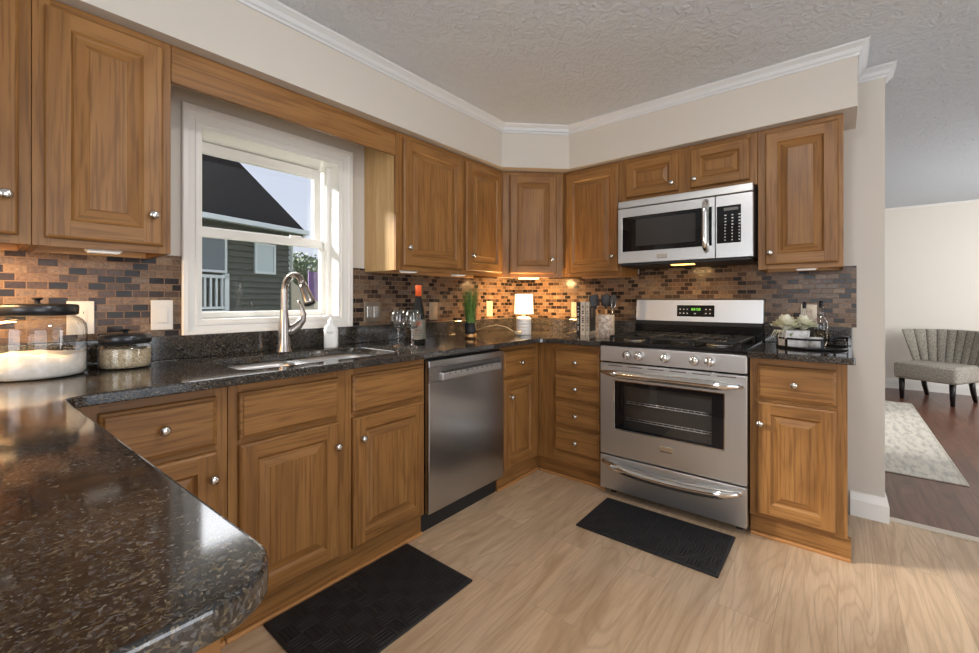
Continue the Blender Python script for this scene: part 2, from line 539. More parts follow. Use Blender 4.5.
def siding_mat():
    m, n, l, b = new_mat('sage_green_lap_siding')
    mp = coords(n, l)
    sp = n.new('ShaderNodeSeparateXYZ'); l.new(mp.outputs[0], sp.inputs[0])
    n1 = noise(n, l, mp.outputs[0], 6, 3)
    r = ramp(n, [(0.3, (0.066, 0.076, 0.062)), (0.7, (0.086, 0.096, 0.080))])
    l.new(n1.outputs['Fac'], r.inputs[0])
    l.new(r.outputs[0], b.inputs['Base Color'])
    b.inputs['Roughness'].default_value = 0.7
    return m


siding_m = siding_mat()


def mat_tex(name):
    m, n, l, b = new_mat(name)
    mp = coords(n, l, rot=(0, 0, 0))
    # blocks of raised ribs whose direction alternates from block to block
    ck = n.new('ShaderNodeTexChecker'); ck.inputs['Scale'].default_value = 15.0
    l.new(mp.outputs[0], ck.inputs['Vector'])
    w1 = n.new('ShaderNodeTexWave'); w1.bands_direction = 'X'; w1.inputs['Scale'].default_value = 22.0
    w2 = n.new('ShaderNodeTexWave'); w2.bands_direction = 'Y'; w2.inputs['Scale'].default_value = 22.0
    l.new(mp.outputs[0], w1.inputs['Vector']); l.new(mp.outputs[0], w2.inputs['Vector'])
    h = mixc(n, l, ck.outputs['Fac'], w1.outputs['Color'], w2.outputs['Color'])
    n1 = noise(n, l, mp.outputs[0], 240, 2)
    h2 = mixc(n, l, 0.25, h, n1.outputs['Color'])
    r = ramp(n, [(0.0, (0.003, 0.003, 0.004)), (1.0, (0.009, 0.009, 0.011))])
    l.new(h2, r.inputs[0])
    l.new(r.outputs[0], b.inputs['Base Color'])
    b.inputs['Roughness'].default_value = 0.62
    bump(n, l, b, h2, 0.7, 0.005)
    return m


matting = mat_tex('ribbed_black_matting')


# ------------------------------------------------------------------ mesh helpers
class MB:
    def __init__(self):
        self.bm = bmesh.new()
        self.mats = []

    def mi(self, m):
        if m not in self.mats:
            self.mats.append(m)
        return self.mats.index(m)

    def _take(self, tmp, m, M=None, smooth=False):
        if M is not None:
            bmesh.ops.transform(tmp, matrix=M, verts=tmp.verts)
        i = self.mi(m)
        vm = {v: self.bm.verts.new(v.co) for v in tmp.verts}
        for f in tmp.faces:
            try:
                nf = self.bm.faces.new([vm[v] for v in f.verts])
            except ValueError:
                continue
            nf.material_index = i
            nf.smooth = smooth or f.smooth
        tmp.free()
        return self

    def box(self, x0, x1, y0, y1, z0, z1, m, bev=0.0, seg=2, M=None):
        t = bmesh.new()
        bmesh.ops.create_cube(t, size=1)
        bmesh.ops.scale(t, vec=(x1 - x0, y1 - y0, z1 - z0), verts=t.verts)
        bmesh.ops.translate(t, vec=((x0 + x1) / 2, (y0 + y1) / 2, (z0 + z1) / 2), verts=t.verts)
        if bev > 0:
            bmesh.ops.bevel(t, geom=t.edges[:], offset=bev, segments=seg, affect='EDGES', profile=0.5)
        return self._take(t, m, M)

    def lathe(self, prof, m, c=(0, 0, 0), seg=32, M=None, smooth=True):
        t = bmesh.new()
        rings = []
        for r, z in prof:
            if r < 1e-6:
                rings.append([t.verts.new((0, 0, z))])
            else:
                rings.append([t.verts.new((r * math.cos(2 * PI * k / seg), r * math.sin(2 * PI * k / seg), z)) for k in range(seg)])
        for a, b in zip(rings, rings[1:]):
            for k in range(seg):
                k2 = (k + 1) % seg
                if len(a) == 1 and len(b) == 1:
                    continue
                if len(a) == 1:
                    t.faces.new((a[0], b[k2], b[k]))
                elif len(b) == 1:
                    t.faces.new((a[k], a[k2], b[0]))
                else:
                    t.faces.new((a[k], a[k2], b[k2], b[k]))
        bmesh.ops.recalc_face_normals(t, faces=t.faces)
        bmesh.ops.translate(t, vec=c, verts=t.verts)
        return self._take(t, m, M, smooth)

    def tube(self, pts, r, m, seg=10, cap=True, M=None, flat=1.0):
        pts = [Vector(p) for p in pts]
        rs = r if isinstance(r, (list, tuple)) else [r] * len(pts)
        t = bmesh.new()
        rings = []
        prev = None
        for i, p in enumerate(pts):
            d = (pts[min(i + 1, len(pts) - 1)] - pts[max(i - 1, 0)]).normalized()
            if prev is None:
                u = d.orthogonal().normalized()
            else:
                u = (prev - d * prev.dot(d))
                u = u.normalized() if u.length > 1e-6 else d.orthogonal().normalized()
            prev = u
            w = d.cross(u)
            rings.append([t.verts.new(p + (u * math.cos(2 * PI * k / seg) + w * flat * math.sin(2 * PI * k / seg)) * rs[i]) for k in range(seg)])
        for a, b in zip(rings, rings[1:]):
            for k in range(seg):
                k2 = (k + 1) % seg
                t.faces.new((a[k], a[k2], b[k2], b[k]))
        if cap:
            t.faces.new(rings[0][::-1]); t.faces.new(rings[-1])
        bmesh.ops.recalc_face_normals(t, faces=t.faces)
        return self._take(t, m, M, True)

    def poly(self, outer, z0, z1, m, holes=(), bev=0.0, M=None):
        t = bmesh.new()
        def loop(pts):
            vs = [t.verts.new((p[0], p[1], z0)) for p in pts]
            return [t.edges.new((vs[i], vs[(i + 1) % len(vs)])) for i in range(len(vs))]
        es = loop(outer)
        for h in holes:
            es += loop(h)
        bmesh.ops.triangle_fill(t, use_beauty=True, use_dissolve=False, edges=es)
        g = bmesh.ops.extrude_face_region(t, geom=t.faces[:])
        bmesh.ops.translate(t, vec=(0, 0, z1 - z0), verts=[e for e in g['geom'] if isinstance(e, bmesh.types.BMVert)])
        bmesh.ops.recalc_face_normals(t, faces=t.faces)
        if bev > 0:
            ee = [e for e in t.edges if len(e.link_faces) == 2 and abs(e.link_faces[0].normal.dot(e.link_faces[1].normal)) < 0.3 and abs(e.verts[0].co.z - e.verts[1].co.z) < 1e-5]
            bmesh.ops.bevel(t, geom=ee, offset=bev, segments=3, affect='EDGES', profile=0.5)
        return self._take(t, m, M)

    def sweep(self, path, prof, m, M=None, closed=False):
        """sweep a profile [(out, z)] along a plan path; out is to the right of the direction of travel"""
        P = [Vector((p[0], p[1])) for p in path]
        t = bmesh.new()
        rings = []
        for i, p in enumerate(P):
            def nrm(a, b):
                d = (b - a).normalized()
                return Vector((d.y, -d.x))
            if 0 < i < len(P) - 1:
                n1, n2 = nrm(P[i - 1], p), nrm(p, P[i + 1])
                q = (n1 + n2) / (1 + n1.dot(n2))
            elif i == 0:
                q = nrm(p, P[1])
            else:
                q = nrm(P[-2], p)
            rings.append([t.verts.new((p.x + q.x * o, p.y + q.y * o, z)) for o, z in prof])
        k = len(prof)
        for a, b in zip(rings, rings[1:]):
            for j in range(k):
                j2 = (j + 1) % k
                t.faces.new((a[j], b[j], b[j2], a[j2]))
        t.faces.new(rings[0]); t.faces.new(rings[-1][::-1])
        bmesh.ops.recalc_face_normals(t, faces=t.faces)
        return self._take(t, m, M)

    def grid(self, fn, nu, nv, m, M=None, smooth=True, thick=0.0):
        t = bmesh.new()
        V = [[t.verts.new(fn(i / nu, j / nv)) for j in range(nv + 1)] for i in range(nu + 1)]
        for i in range(nu):
            for j in range(nv):
                t.faces.new((V[i][j], V[i + 1][j], V[i + 1][j + 1], V[i][j + 1]))
        if thick:
            bmesh.ops.solidify(t, geom=t.faces[:], thickness=thick)
        return self._take(t, m, M, smooth)

    def build(self, name, parent=None, loc=(0, 0, 0), rotz=0.0):
        me = bpy.data.meshes.new(name)
        self.bm.to_mesh(me)
        self.bm.free()
        for m in self.mats:
            me.materials.append(m)
        o = bpy.data.objects.new(name, me)
        COL.objects.link(o)
        o.location = loc
        o.rotation_euler = (0, 0, rotz)
        if parent is not None:
            o.parent = parent
        return o


def tag(o, label, cat, group=None, kind=None):
    o['label'] = label
    o['category'] = cat
    if group:
        o['group'] = group
    if kind:
        o['kind'] = kind
    return o


def thing(name, label, cat, loc=(0, 0, 0), rotz=0.0, group=None):
    o = bpy.data.objects.new(name, None)
    COL.objects.link(o)
    o.empty_display_size = 0.05
    o.location = loc
    o.rotation_euler = (0, 0, rotz)
    return tag(o, label, cat, group)


def struct(name, mb):
    o = mb.build(name)
    o['kind'] = 'structure'
    return o


def copy_tree(o, parent=None):
    c = o.copy()
    COL.objects.link(c)
    if parent is not None:
        c.parent = parent
    for ch in list(o.children):
        copy_tree(ch, c)
    return c


def TR(loc=(0, 0, 0), rx=0, ry=0, rz=0):
    return Matrix.Translation(loc) @ Matrix.Rotation(rz, 4, 'Z') @ Matrix.Rotation(ry, 4, 'Y') @ Matrix.Rotation(rx, 4, 'X')


def arc(cx, cy, r, a0, a1, n=8):
    return [(cx + r * math.cos(math.radians(a0 + (a1 - a0) * i / n)), cy + r * math.sin(math.radians(a0 + (a1 - a0) * i / n))) for i in range(n + 1)]


def rrect(x0, x1, y0, y1, r, n=6):
    return arc(x1 - r, y1 - r, r, 0, 90, n) + arc(x0 + r, y1 - r, r, 90, 180, n) + arc(x0 + r, y0 + r, r, 180, 270, n) + arc(x1 - r, y0 + r, r, 270, 360, n)


EAST = -PI / 2   # local x runs south along the range wall, local y into it
CEIL = 2.38
SOF = 2.086      # underside of the soffit
UF = -0.295      # face frame plane of the wall cabinets
BF = -0.585      # face frame plane of the base cabinets
CT = 0.913       # counter top

# ------------------------------------------------------------------ room shell
struct('floor', MB().box(-5.5, 0.05, -5.0, 0.0, -0.05, 0.0, floor_mat))
struct('floor_dining', MB().box(0.05, 4.75, -5.0, 0.6, -0.05, 0.0, floor_dark))
struct('trim_1', MB().box(0.025, 0.075, -5.0, -2.349, 0.0, 0.007, plain('pale_threshold_strip', (0.62, 0.55, 0.46), 0.4), 0.002))
struct('ceiling', MB().box(-5.5, 0.12, -5.0, 0.2, CEIL, CEIL + 0.1, ceil_mat).box(0.12, 4.75, -5.0, 0.6, CEIL, CEIL + 0.1, ceil_mat))
WX0, WX1, WZ0, WZ1 = -2.403, -1.717, 1.062, 1.930     # kitchen window opening
b = MB()
b.box(-5.5, WX0, 0.0, 0.2, 0, CEIL, wall_paint)
b.box(WX1, 0.12, 0.0, 0.2, 0, CEIL, wall_paint)
b.box(WX0, WX1, 0.0, 0.2, 0, WZ0, wall_paint)
b.box(WX0, WX1, 0.0, 0.2, WZ1, CEIL, wall_paint)
struct('wall_north', b)
struct('wall_east', MB().box(0.0, 0.12, -2.349, 0.0, 0, CEIL, wall_paint, 0.002))
b = MB()
b.box(-5.6, -5.5, -5.0, -3.1, 0, CEIL, wall_paint); b.box(-5.6, -5.5, -1.3, 0.2, 0, CEIL, wall_paint)
b.box(-5.6, -5.5, -3.1, -1.3, 0, 0.8, wall_paint); b.box(-5.6, -5.5, -3.1, -1.3, 2.1, CEIL, wall_paint)
struct('wall_west', b)
b = MB()
b.box(-5.6, -3.8, -5.1, -5.0, 0, CEIL, wall_paint); b.box(-1.4, 1.5, -5.1, -5.0, 0, CEIL, wall_paint)
b.box(3.7, 4.85, -5.1, -5.0, 0, CEIL, wall_paint); b.box(-3.8, -1.4, -5.1, -5.0, 2.3, CEIL, wall_paint)
b.box(1.5, 3.7, -5.1, -5.0, 0, 0.6, wall_paint); b.box(1.5, 3.7, -5.1, -5.0, 2.2, CEIL, wall_paint)
struct('wall_south', b)
struct('wall_dining_east', MB().box(4.70, 4.85, -5.0, 0.6, 0, CEIL, cream_paint))
struct('wall_dining_north', MB().box(0.12, 4.85, 0.6, 0.7, 0, CEIL, cream_paint))
struct('soffit', MB().poly([(-5.5, -0.001), (-5.5, -0.35), (-0.69, -0.35), (-0.35, -0.69), (-0.35, -2.232), (-0.001, -2.232), (-0.001, -0.001)], SOF, CEIL, wall_paint))
cz = CEIL
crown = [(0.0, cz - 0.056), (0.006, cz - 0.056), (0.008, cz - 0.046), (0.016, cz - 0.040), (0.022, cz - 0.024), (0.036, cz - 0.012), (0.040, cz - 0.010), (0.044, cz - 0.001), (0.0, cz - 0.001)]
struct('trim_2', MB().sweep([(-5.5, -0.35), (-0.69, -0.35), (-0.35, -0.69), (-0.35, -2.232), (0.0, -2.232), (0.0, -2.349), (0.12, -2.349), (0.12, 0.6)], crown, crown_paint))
base_p = [(0.0, 0.0), (0.016, 0.0), (0.016, 0.085), (0.011, 0.105), (0.006, 0.125), (0.0, 0.128)]
struct('baseboard_east', MB().sweep([(0.0, -2.21), (0.0, -2.349), (0.12, -2.349), (0.12, 0.6)], [(o, z) for o, z in base_p], trim_white))
struct('baseboard_dining', MB().sweep([(4.70, 0.6), (4.70, -5.0)], base_p, trim_white))
struct('trim_3', MB().sweep([(4.70, 0.6), (4.70, -5.0)], [(0.0, cz - 0.03), (0.012, cz - 0.03), (0.02, cz - 0.001), (0.0, cz - 0.001)], trim_white))

# tile backsplash
TZ0, TZ1 = 1.012, 1.345
b = MB()
b.box(-3.6, -2.465, -0.008, -0.0005, TZ0, TZ1, tile_n)
b.box(-1.6455, -0.009, -0.008, -0.0005, TZ0, TZ1, tile_n)
struct('wall_tile_north', b)
b = MB()
b.box(-0.008, -0.0005, -1.063, -0.0005, TZ0, TZ1, tile_e)
b.box(-0.008, -0.0005, -1.818, -1.063, 0.90, 1.42, tile_e)
b.box(-0.008, -0.0005, -2.236, -1.818, TZ0, TZ1, tile_e)
struct('wall_tile_east', b)

# ------------------------------------------------------------------ kitchen window
win = bpy.data.objects.new('window_1', None); COL.objects.link(win); win['kind'] = 'structure'
b = MB()
cw = [(-2.464, 0.993), (-1.646, 0.993), (-1.646, 2.003), (-2.464, 2.003)]
ow = [(WX0, WZ0), (WX1, WZ0), (WX1, WZ1), (WX0, WZ1)]


def frame_xz(b, outer, inner, ybk, yf, m, steps=((0, 0),)):
    """mitred picture frame in the xz plane, stepped section"""
    t = bmesh.new()
    rings = []
    for f, y in steps:
        rings.append([t.verts.new((o[0] + (i[0] - o[0]) * f, yf + y, o[1] + (i[1] - o[1]) * f)) for o, i in zip(outer, inner)])
    for a, c in zip(rings, rings[1:]):
        for k in range(4):
            k2 = (k + 1) % 4
            t.faces.new((a[k], a[k2], c[k2], c[k]))
    bmesh.ops.recalc_face_normals(t, faces=t.faces)
    b._take(t, m)


frame_xz(b, cw, ow, 0, 0, trim_white, ((0, 0.0), (0, -0.018), (0.06, -0.022), (0.35, -0.022), (0.40, -0.017), (0.78, -0.013), (0.82, -0.017), (0.97, -0.017), (1.0, -0.012), (1.0, 0.0)))
b.build('casing', win)
b = MB()
f0 = 0.014
b.box(WX0, WX0 + f0, -0.010, 0.19, WZ0, WZ1, vinyl_white); b.box(WX1 - f0, WX1, -0.010, 0.19, WZ0, WZ1, vinyl_white)
b.box(WX0 + f0, WX1 - f0, -0.010, 0.19, WZ1 - 0.018, WZ1, vinyl_white); b.box(WX0 + f0, WX1 - f0, -0.010, 0.19, WZ0, WZ0 + 0.012, vinyl_white)
b.box(WX1 - f0 - 0.020, WX1 - f0 + 0.001, 0.085, 0.10, WZ0 + 0.0125, WZ1 - 0.0185, vinyl_white)
b.build('window_frame', win)


def sash(name, x0, x1, z0, z1, y0, y1, sw, rt, rb):
    b = MB()
    b.box(x0, x0 + sw, y0, y1, z0, z1, vinyl_white, 0.004); b.box(x1 - sw, x1, y0, y1, z0, z1, vinyl_white, 0.004)
    b.box(x0 + sw - 0.002, x1 - sw + 0.002, y0, y1, z1 - rt, z1, vinyl_white, 0.004); b.box(x0 + sw - 0.002, x1 - sw + 0.002, y0, y1, z0, z0 + rb, vinyl_white, 0.004)
    o = b.build(name, win)
    MB().box(x0 + sw - 0.003, x1 - sw + 0.003, (y0 + y1) / 2 - 0.002, (y0 + y1) / 2 + 0.002, z0 + rb - 0.003, z1 - rt + 0.003, pane_glass).build('pane', o)
    return o


sash('upper_sash', WX0 + 0.0145, WX1 - 0.030, 1.470, 1.905, 0.148, 0.182, 0.044, 0.050, 0.030)
lo = sash('lower_sash', WX0 + 0.0145, WX1 - 0.028, 1.0745, 1.500, 0.108, 0.144, 0.024, 0.046, 0.030)
b = MB()
b.box(-1.95, -1.89, 0.095, 0.108, 1.49, 1.507, vinyl_white, 0.003)
b.box(WX1 - 0.044, WX1 - 0.03, 0.085, 0.108, 1.44, 1.49, vinyl_white, 0.003)
b.build('sash_lock', win)

# ------------------------------------------------------------------ cabinet parts
def knob(parent, x, z, y):
    b = MB()
    M = TR((0, 0, 0), rx=PI / 2)
    b.lathe([(0.0085, 0), (0.0085, 0.002), (0.0055, 0.004), (0.005, 0.012), (0.009, 0.015), (0.0145, 0.018), (0.0152, 0.021), (0.0135, 0.025), (0.008, 0.028), (0, 0.0288)], nickel, seg=20, M=M)
    return b.build('knob', parent, (x, y, z))


def quad(t, i, *vs):
    f = t.faces.new(vs)
    f.material_index = i


def raised_door(name, parent, x0, x1, z0, z1, y=-0.001, st=0.056, knob_at=None, small=False):
    """raised panel door: stiles run full height, rails between them, bevelled field in the middle"""
    w, h = x1 - x0, z1 - z0
    b = MB()
    iz, ix = b.mi(wood_z), b.mi(wood_x)
    t = b.bm
    def ring(d, yy):
        return [t.verts.new(p) for p in ((d, yy, d), (w - d, yy, d), (w - d, yy, h - d), (d, yy, h - d))]
    T = 0.020
    r0 = ring(0, 0.0); r1 = ring(0, -T + 0.007); r2 = ring(0.003, -T + 0.003); r3 = ring(0.008, -T)
    for a, c in ((r0, r1), (r1, r2), (r2, r3)):
        for k in range(4):
            quad(t, ix if k % 2 == 0 else iz, a[k], a[(k + 1) % 4], c[(k + 1) % 4], c[k])
    s = st
    # flat frame: two stiles and two rails
    lt = [t.verts.new((s, -T, 0.008)), t.verts.new((s, -T, h - 0.008)), t.verts.new((w - s, -T, 0.008)), t.verts.new((w - s, -T, h - 0.008))]
    i0 = ring(s, -T)
    quad(t, iz, r3[0], lt[0], i0[0], i0[3], lt[1], r3[3])
    quad(t, iz, lt[2], r3[1], r3[2], lt[3], i0[2], i0[1])
    quad(t, ix, lt[0], lt[2], i0[1], i0[0])
    quad(t, ix, i0[3], i0[2], lt[3], lt[1])
    pb = 0.030 if not small else 0.022
    prof = [(s + 0.003, -T + 0.004), (s + 0.008, -T + 0.009), (s + 0.012, -T + 0.0105), (s + 0.012 + pb, -T + 0.003), (s + 0.014 + pb, -T + 0.0005)]
    prev = i0
    for d, yy in prof:
        c = ring(d, yy)
        for k in range(4):
            quad(t, ix if k % 2 == 0 else iz, prev[k], prev[(k + 1) % 4], c[(k + 1) % 4], c[k])
        prev = c
    quad(t, iz, *prev)
    quad(t, iz, *r0[::-1])
    bmesh.ops.recalc_face_normals(t, faces=t.faces)
    o = b.build(name, parent, (x0, y, z0))
    if knob_at:
        knob(o, knob_at[0] - x0, knob_at[1] - z0, -T)
    return o


def drawer_front(name, parent, x0, x1, z0, z1, y=-0.001, knob_at=None):
    w, h = x1 - x0, z1 - z0
    b = MB()
    ix = b.mi(wood_x)
    t = b.bm
    def ring(d, yy):
        return [t.verts.new(p) for p in ((d, yy, d), (w - d, yy, d), (w - d, yy, h - d), (d, yy, h - d))]
    prev = ring(0, 0)
    first = prev
    for d, yy in ((0, -0.009), (0.003, -0.0135), (0.010, -0.016), (0.0115, -0.0185), (0.014, -0.020)):
        c = ring(d, yy)
        for k in range(4):
            quad(t, ix, prev[k], prev[(k + 1) % 4], c[(k + 1) % 4], c[k])
        prev = c
    quad(t, ix, *prev)
    quad(t, ix, *first[::-1])
    bmesh.ops.recalc_face_normals(t, faces=t.faces)
    o = b.build(name, parent, (x0, y, z0))
    if knob_at:
        knob(o, knob_at[0] - x0, knob_at[1] - z0, -0.020)
    return o


def face_frame(parent, x0, x1, z0, z1, uprights, rails, y0=0.0, y1=0.019):
    """uprights: [(xa, xb)], rails: [(xa, xb, za, zb)]"""
    b = MB()
    for xa, xb in uprights:
        b.box(xa, xb, y0, y1, z0, z1, wood_z, 0.0008, 1)
    for xa, xb, za, zb in rails:
        b.box(xa, xb, y0 + 0.0006, y1, za, zb, wood_x)
    return b.build('face_frame', parent)


def wall_cabinet(label, loc, rotz, w, z0, z1, doors, stiles, depth=0.292, left_panel=None):
    """doors: [(x0, x1, z0, z1, knobx, knobz)] in cabinet coordinates"""
    root = thing('wall_cabinet', label, 'cabinet', loc, rotz, 'honey wood wall cabinets')
    b = MB()
    tk = 0.016
    b.box(0, tk, 0.019, depth, z0, z1, left_panel or wood_z)
    b.box(w - tk, w, 0.019, depth, z0, z1, wood_z)
    b.box(tk, w - tk, depth - 0.008, depth, z0, z1, wood_under)
    b.box(tk, w - tk, 0.019, depth, z0 + 0.022, z0 + 0.036, wood_under)
    b.box(tk, w - tk, 0.019, depth, z1 - 0.014, z1, wood_under)
    b.box(tk, w - tk, depth - 0.03, depth - 0.008, z0, z0 + 0.022, wood_under)
    b.build('carcass', root)
    zt = min(d[2] for d in doors), max(d[3] for d in doors)
    face_frame(root, 0, w, z0, z1, stiles, [(0.01, w - 0.01, z0, zt[0] + 0.012), (0.01, w - 0.01, zt[1] - 0.012, z1)])
    for d in doors:
        raised_door('door', root, d[0], d[1], d[2], d[3], st=0.056 if d[3] - d[2] > 0.4 else 0.05, knob_at=(d[4], d[5]), small=d[3] - d[2] < 0.4)
    return root


UZ0, UZ1 = 1.325, SOF - 0.002
DZ0, DZ1 = 1.350, 2.056
# window wall, left of the window
wall_cabinet('honey wood wall cabinet at the far left picture edge, only door edge and knob showing',
             (-3.42, UF, 0), 0, 0.5035, UZ0, UZ1, [(0.045, 0.478, DZ0, DZ1, 0.452, 1.462)], [(0, 0.052), (0.46, 0.5035)])
wall_cabinet('honey wood one door wall cabinet directly left of the kitchen window',
             (-2.915, UF, 0), 0, 0.343, UZ0, UZ1, [(0.026, 0.318, DZ0, DZ1, 0.287, 1.454)], [(0, 0.040), (0.305, 0.343)])
# right of the window
wall_cabinet('honey wood two door wall cabinet directly right of the kitchen window, left side painted pale with window light',
             (-1.560, UF, 0), 0, 0.951, UZ0, UZ1,
             [(0.042, 0.516, DZ0, DZ1, 0.073, 1.451), (0.550, 0.930, DZ0, DZ1, 0.604, 1.449)], [(0, 0.055), (0.504, 0.562), (0.918, 0.951)], left_panel=wood_lit_side)
# over the range
wall_cabinet('honey wood tall wall cabinet between the corner cabinet and the microwave',
             (UF, -0.609, 0), EAST, 0.442, UZ0, UZ1, [(0.032, 0.424, DZ0, DZ1, 0.386, 1.450)], [(0, 0.045), (0.412, 0.442)])
wall_cabinet('low honey wood two door wall cabinet directly above the microwave',
             (UF, -1.053, 0), EAST, 0.765, 1.795, UZ1,
             [(0.032, 0.355, 1.826, DZ1, 0.322, 1.873), (0.425, 0.730, 1.826, DZ1, 0.450, 1.873)], [(0, 0.045), (0.342, 0.438), (0.717, 0.765)])
wall_cabinet('honey wood one door wall cabinet right of the microwave, last on the range wall',
             (UF, -1.820, 0), EAST, 0.360, UZ0, UZ1, [(0.034, 0.341, DZ0, DZ1, 0.058, 1.412)], [(0, 0.046), (0.329, 0.360)])
# diagonal corner cabinet
root = thing('corner_wall_cabinet', 'narrow diagonal honey wood wall cabinet in the room corner above the lamp', 'cabinet', (0, 0, 0), 0, 'honey wood wall cabinets')
A, B = Vector((-0.607, UF)), Vector((UF, -0.607))
b = MB()
bz = UZ0 + 0.025
b.poly([(-0.607, -0.006), (-0.607, UF), (UF, -0.607), (-0.006, -0.607), (-0.006, -0.006)], bz, UZ1, wood_under)
b.build('carcass', root)
fr = bpy.data.objects.new('front', None)
dlen = (B - A).length
Mloc = TR((A.x, A.y, 0), rz=-PI / 4)
b = MB()
for xa, xb in ((0.0, 0.060), (dlen - 0.060, dlen)):
    b.box(xa, xb, -0.002, 0.017, UZ0, UZ1, wood_z, M=Mloc)
b.box(0.05, dlen - 0.05, -0.0015, 0.017, UZ0, DZ0 + 0.012, wood_x, M=Mloc)
b.box(0.05, dlen - 0.05, -0.0015, 0.017, DZ1 - 0.012, UZ1, wood_x, M=Mloc)
b.build('face_frame', root)
d = raised_door('door', root, 0, dlen - 0.10, DZ0, DZ1, st=0.052, knob_at=(dlen - 0.135, 1.452))
p = Mloc @ Vector((0.050, -0.003, DZ0))
d.location = p
d.rotation_euler = (0, 0, -PI / 4)
bpy.data.objects.remove(fr)

# valance above the window
tag(MB().box(-2.570, -1.562, UF, UF + 0.019, 1.950, UZ1, wood_x, 0.001, 1).build('valance_board'),
    'long level honey wood board spanning above the kitchen window', 'valance')

# ------------------------------------------------------------------ base cabinets
def shoe(b, x0, x1, y):
    b.box(x0, x1, y - 0.014, y, 0.0005, 0.016, wood_shoe, 0.004, 2)


def base_cabinet(label, loc, rotz, w, stiles, rails, drawers, doors, depth=0.575, ends=(False, False), false_front=False, shoe_ext=(0, 0), carcass_front=0.0195):
    root = thing('base_cabinet', label, 'cabinet', loc, rotz, 'honey wood base cabinets')
    b = MB()
    b.box(0, 0.016, carcass_front, depth, 0.1, 0.8810, wood_z)
    b.box(w - 0.016, w, carcass_front, depth, 0.1, 0.8810, wood_z)
    b.box(0.016, w - 0.016, depth - 0.01, depth, 0.1, 0.8810, wood_under)
    b.box(0.016, w - 0.016, carcass_front, depth, 0.1, 0.116, wood_under)
    b.build('carcass', root)
    face_frame(root, 0, w, 0.105, 0.8810, stiles, rails)
    MB().box(shoe_ext[0], w + shoe_ext[1], 0.024, 0.040, 0.0, 0.104, wood_x).build('toe_board', root)
    b = MB()
    shoe(b, max(0, shoe_ext[0]), w + shoe_ext[1], 0.0235)
    b.build('shoe_molding', root)
    for d in drawers:
        drawer_front('false_drawer_front' if false_front else 'drawer', root, d[0], d[1], d[2], d[3], knob_at=d[4:6] if len(d) > 4 else None)
    for d in doors:
        raised_door('door', root, d[0], d[1], d[2], d[3], knob_at=(d[4], d[5]))
    return root


RZ0, RZ1 = 0.686, 0.846      # drawer row
PZ0, PZ1 = 0.122, 0.668      # door row
x = -2.91
base_cabinet('honey wood base cabinet in the corner beside the peninsula, left of the sink cabinet', (x, BF, 0), 0, 0.422,
             [(0, 0.105), (0.382, 0.422)], [(0.02, 0.41, 0.84, 0.8810), (0.02, 0.41, 0.662, 0.692), (0.02, 0.41, 0.105, 0.135)],
             [(0.100, 0.388, RZ0, RZ1, 0.244, 0.771)], [(0.100, 0.388, PZ0, PZ1, 0.372, 0.584)])
x = -2.486
base_cabinet('wide honey wood base cabinet with two doors under the kitchen sink', (x, BF, 0), 0, 0.870,
             [(0, 0.042), (0.388, 0.476), (0.844, 0.870)], [(0.02, 0.86, 0.84, 0.8810), (0.02, 0.86, 0.662, 0.692), (0.02, 0.86, 0.105, 0.135)],
             [(0.030, 0.400, RZ0, RZ1), (0.464, 0.856, RZ0, RZ1)], [(0.030, 0.400, PZ0, PZ1, 0.386, 0.573), (0.464, 0.856, PZ0, PZ1, 0.505, 0.575)], false_front=True)
x = -1.010
base_cabinet('narrow honey wood base cabinet between the dishwasher and the room corner', (x, BF, 0), 0, 0.424,
             [(0, 0.034), (0.348, 0.424)], [(0.02, 0.36, 0.84, 0.8810), (0.02, 0.36, 0.662, 0.692), (0.02, 0.36, 0.105, 0.135)],
             [(0.020, 0.360, RZ0, RZ1, 0.188, 0.765)], [(0.020, 0.360, PZ0, PZ1, 0.082, 0.565)], shoe_ext=(0, 0.024))
y = -0.586
dz = [(0.688, 0.842), (0.520, 0.672), (0.352, 0.500), (0.180, 0.332)]
base_cabinet('honey wood base cabinet with a stack of four drawers left of the range', (BF, y, 0), EAST, 0.474,
             [(0.0, 0.144), (0.440, 0.474)], [(0.02, 0.46, 0.834, 0.8810), (0.13, 0.45, 0.664, 0.696), (0.13, 0.45, 0.494, 0.526), (0.13, 0.45, 0.326, 0.358), (0.02, 0.46, 0.105, 0.190)],
             [(0.134, 0.450, a, c, 0.292, (a + c) / 2) for a, c in dz], [], carcass_front=0.03, shoe_ext=(-0.023, 0))
root = base_cabinet('golden honey wood base cabinet right of the range, last on that wall', (BF, -1.822, 0), EAST, 0.370,
             [(0, 0.042), (0.326, 0.370)], [(0.02, 0.35, 0.84, 0.8810), (0.02, 0.35, 0.662, 0.692), (0.02, 0.35, 0.105, 0.135)],
             [(0.032, 0.334, RZ0, RZ1, 0.180, 0.765)], [(0.032, 0.334, PZ0, PZ1, 0.046, 0.564)], shoe_ext=(0, 0.012))
# peninsula cabinet
root = thing('peninsula_cabinet', 'wooden cabinet hidden below the near end of the granite peninsula', 'cabinet', (-3.50, -1.752, 0), 0, 'honey wood base cabinets')
MB().box(0.0, 0.575, 0.012, 1.10, 0.10, 0.8810, wood_z).build('carcass', root)
MB().box(0.0, 0.606, 0.0, 0.012, 0.0, 0.8810, wood_z, 0.001, 1).build('end_panel', root)
MB().box(0.02, 0.55, 0.012, 1.10, 0.0, 0.10, wood_y).build('toe_board', root)

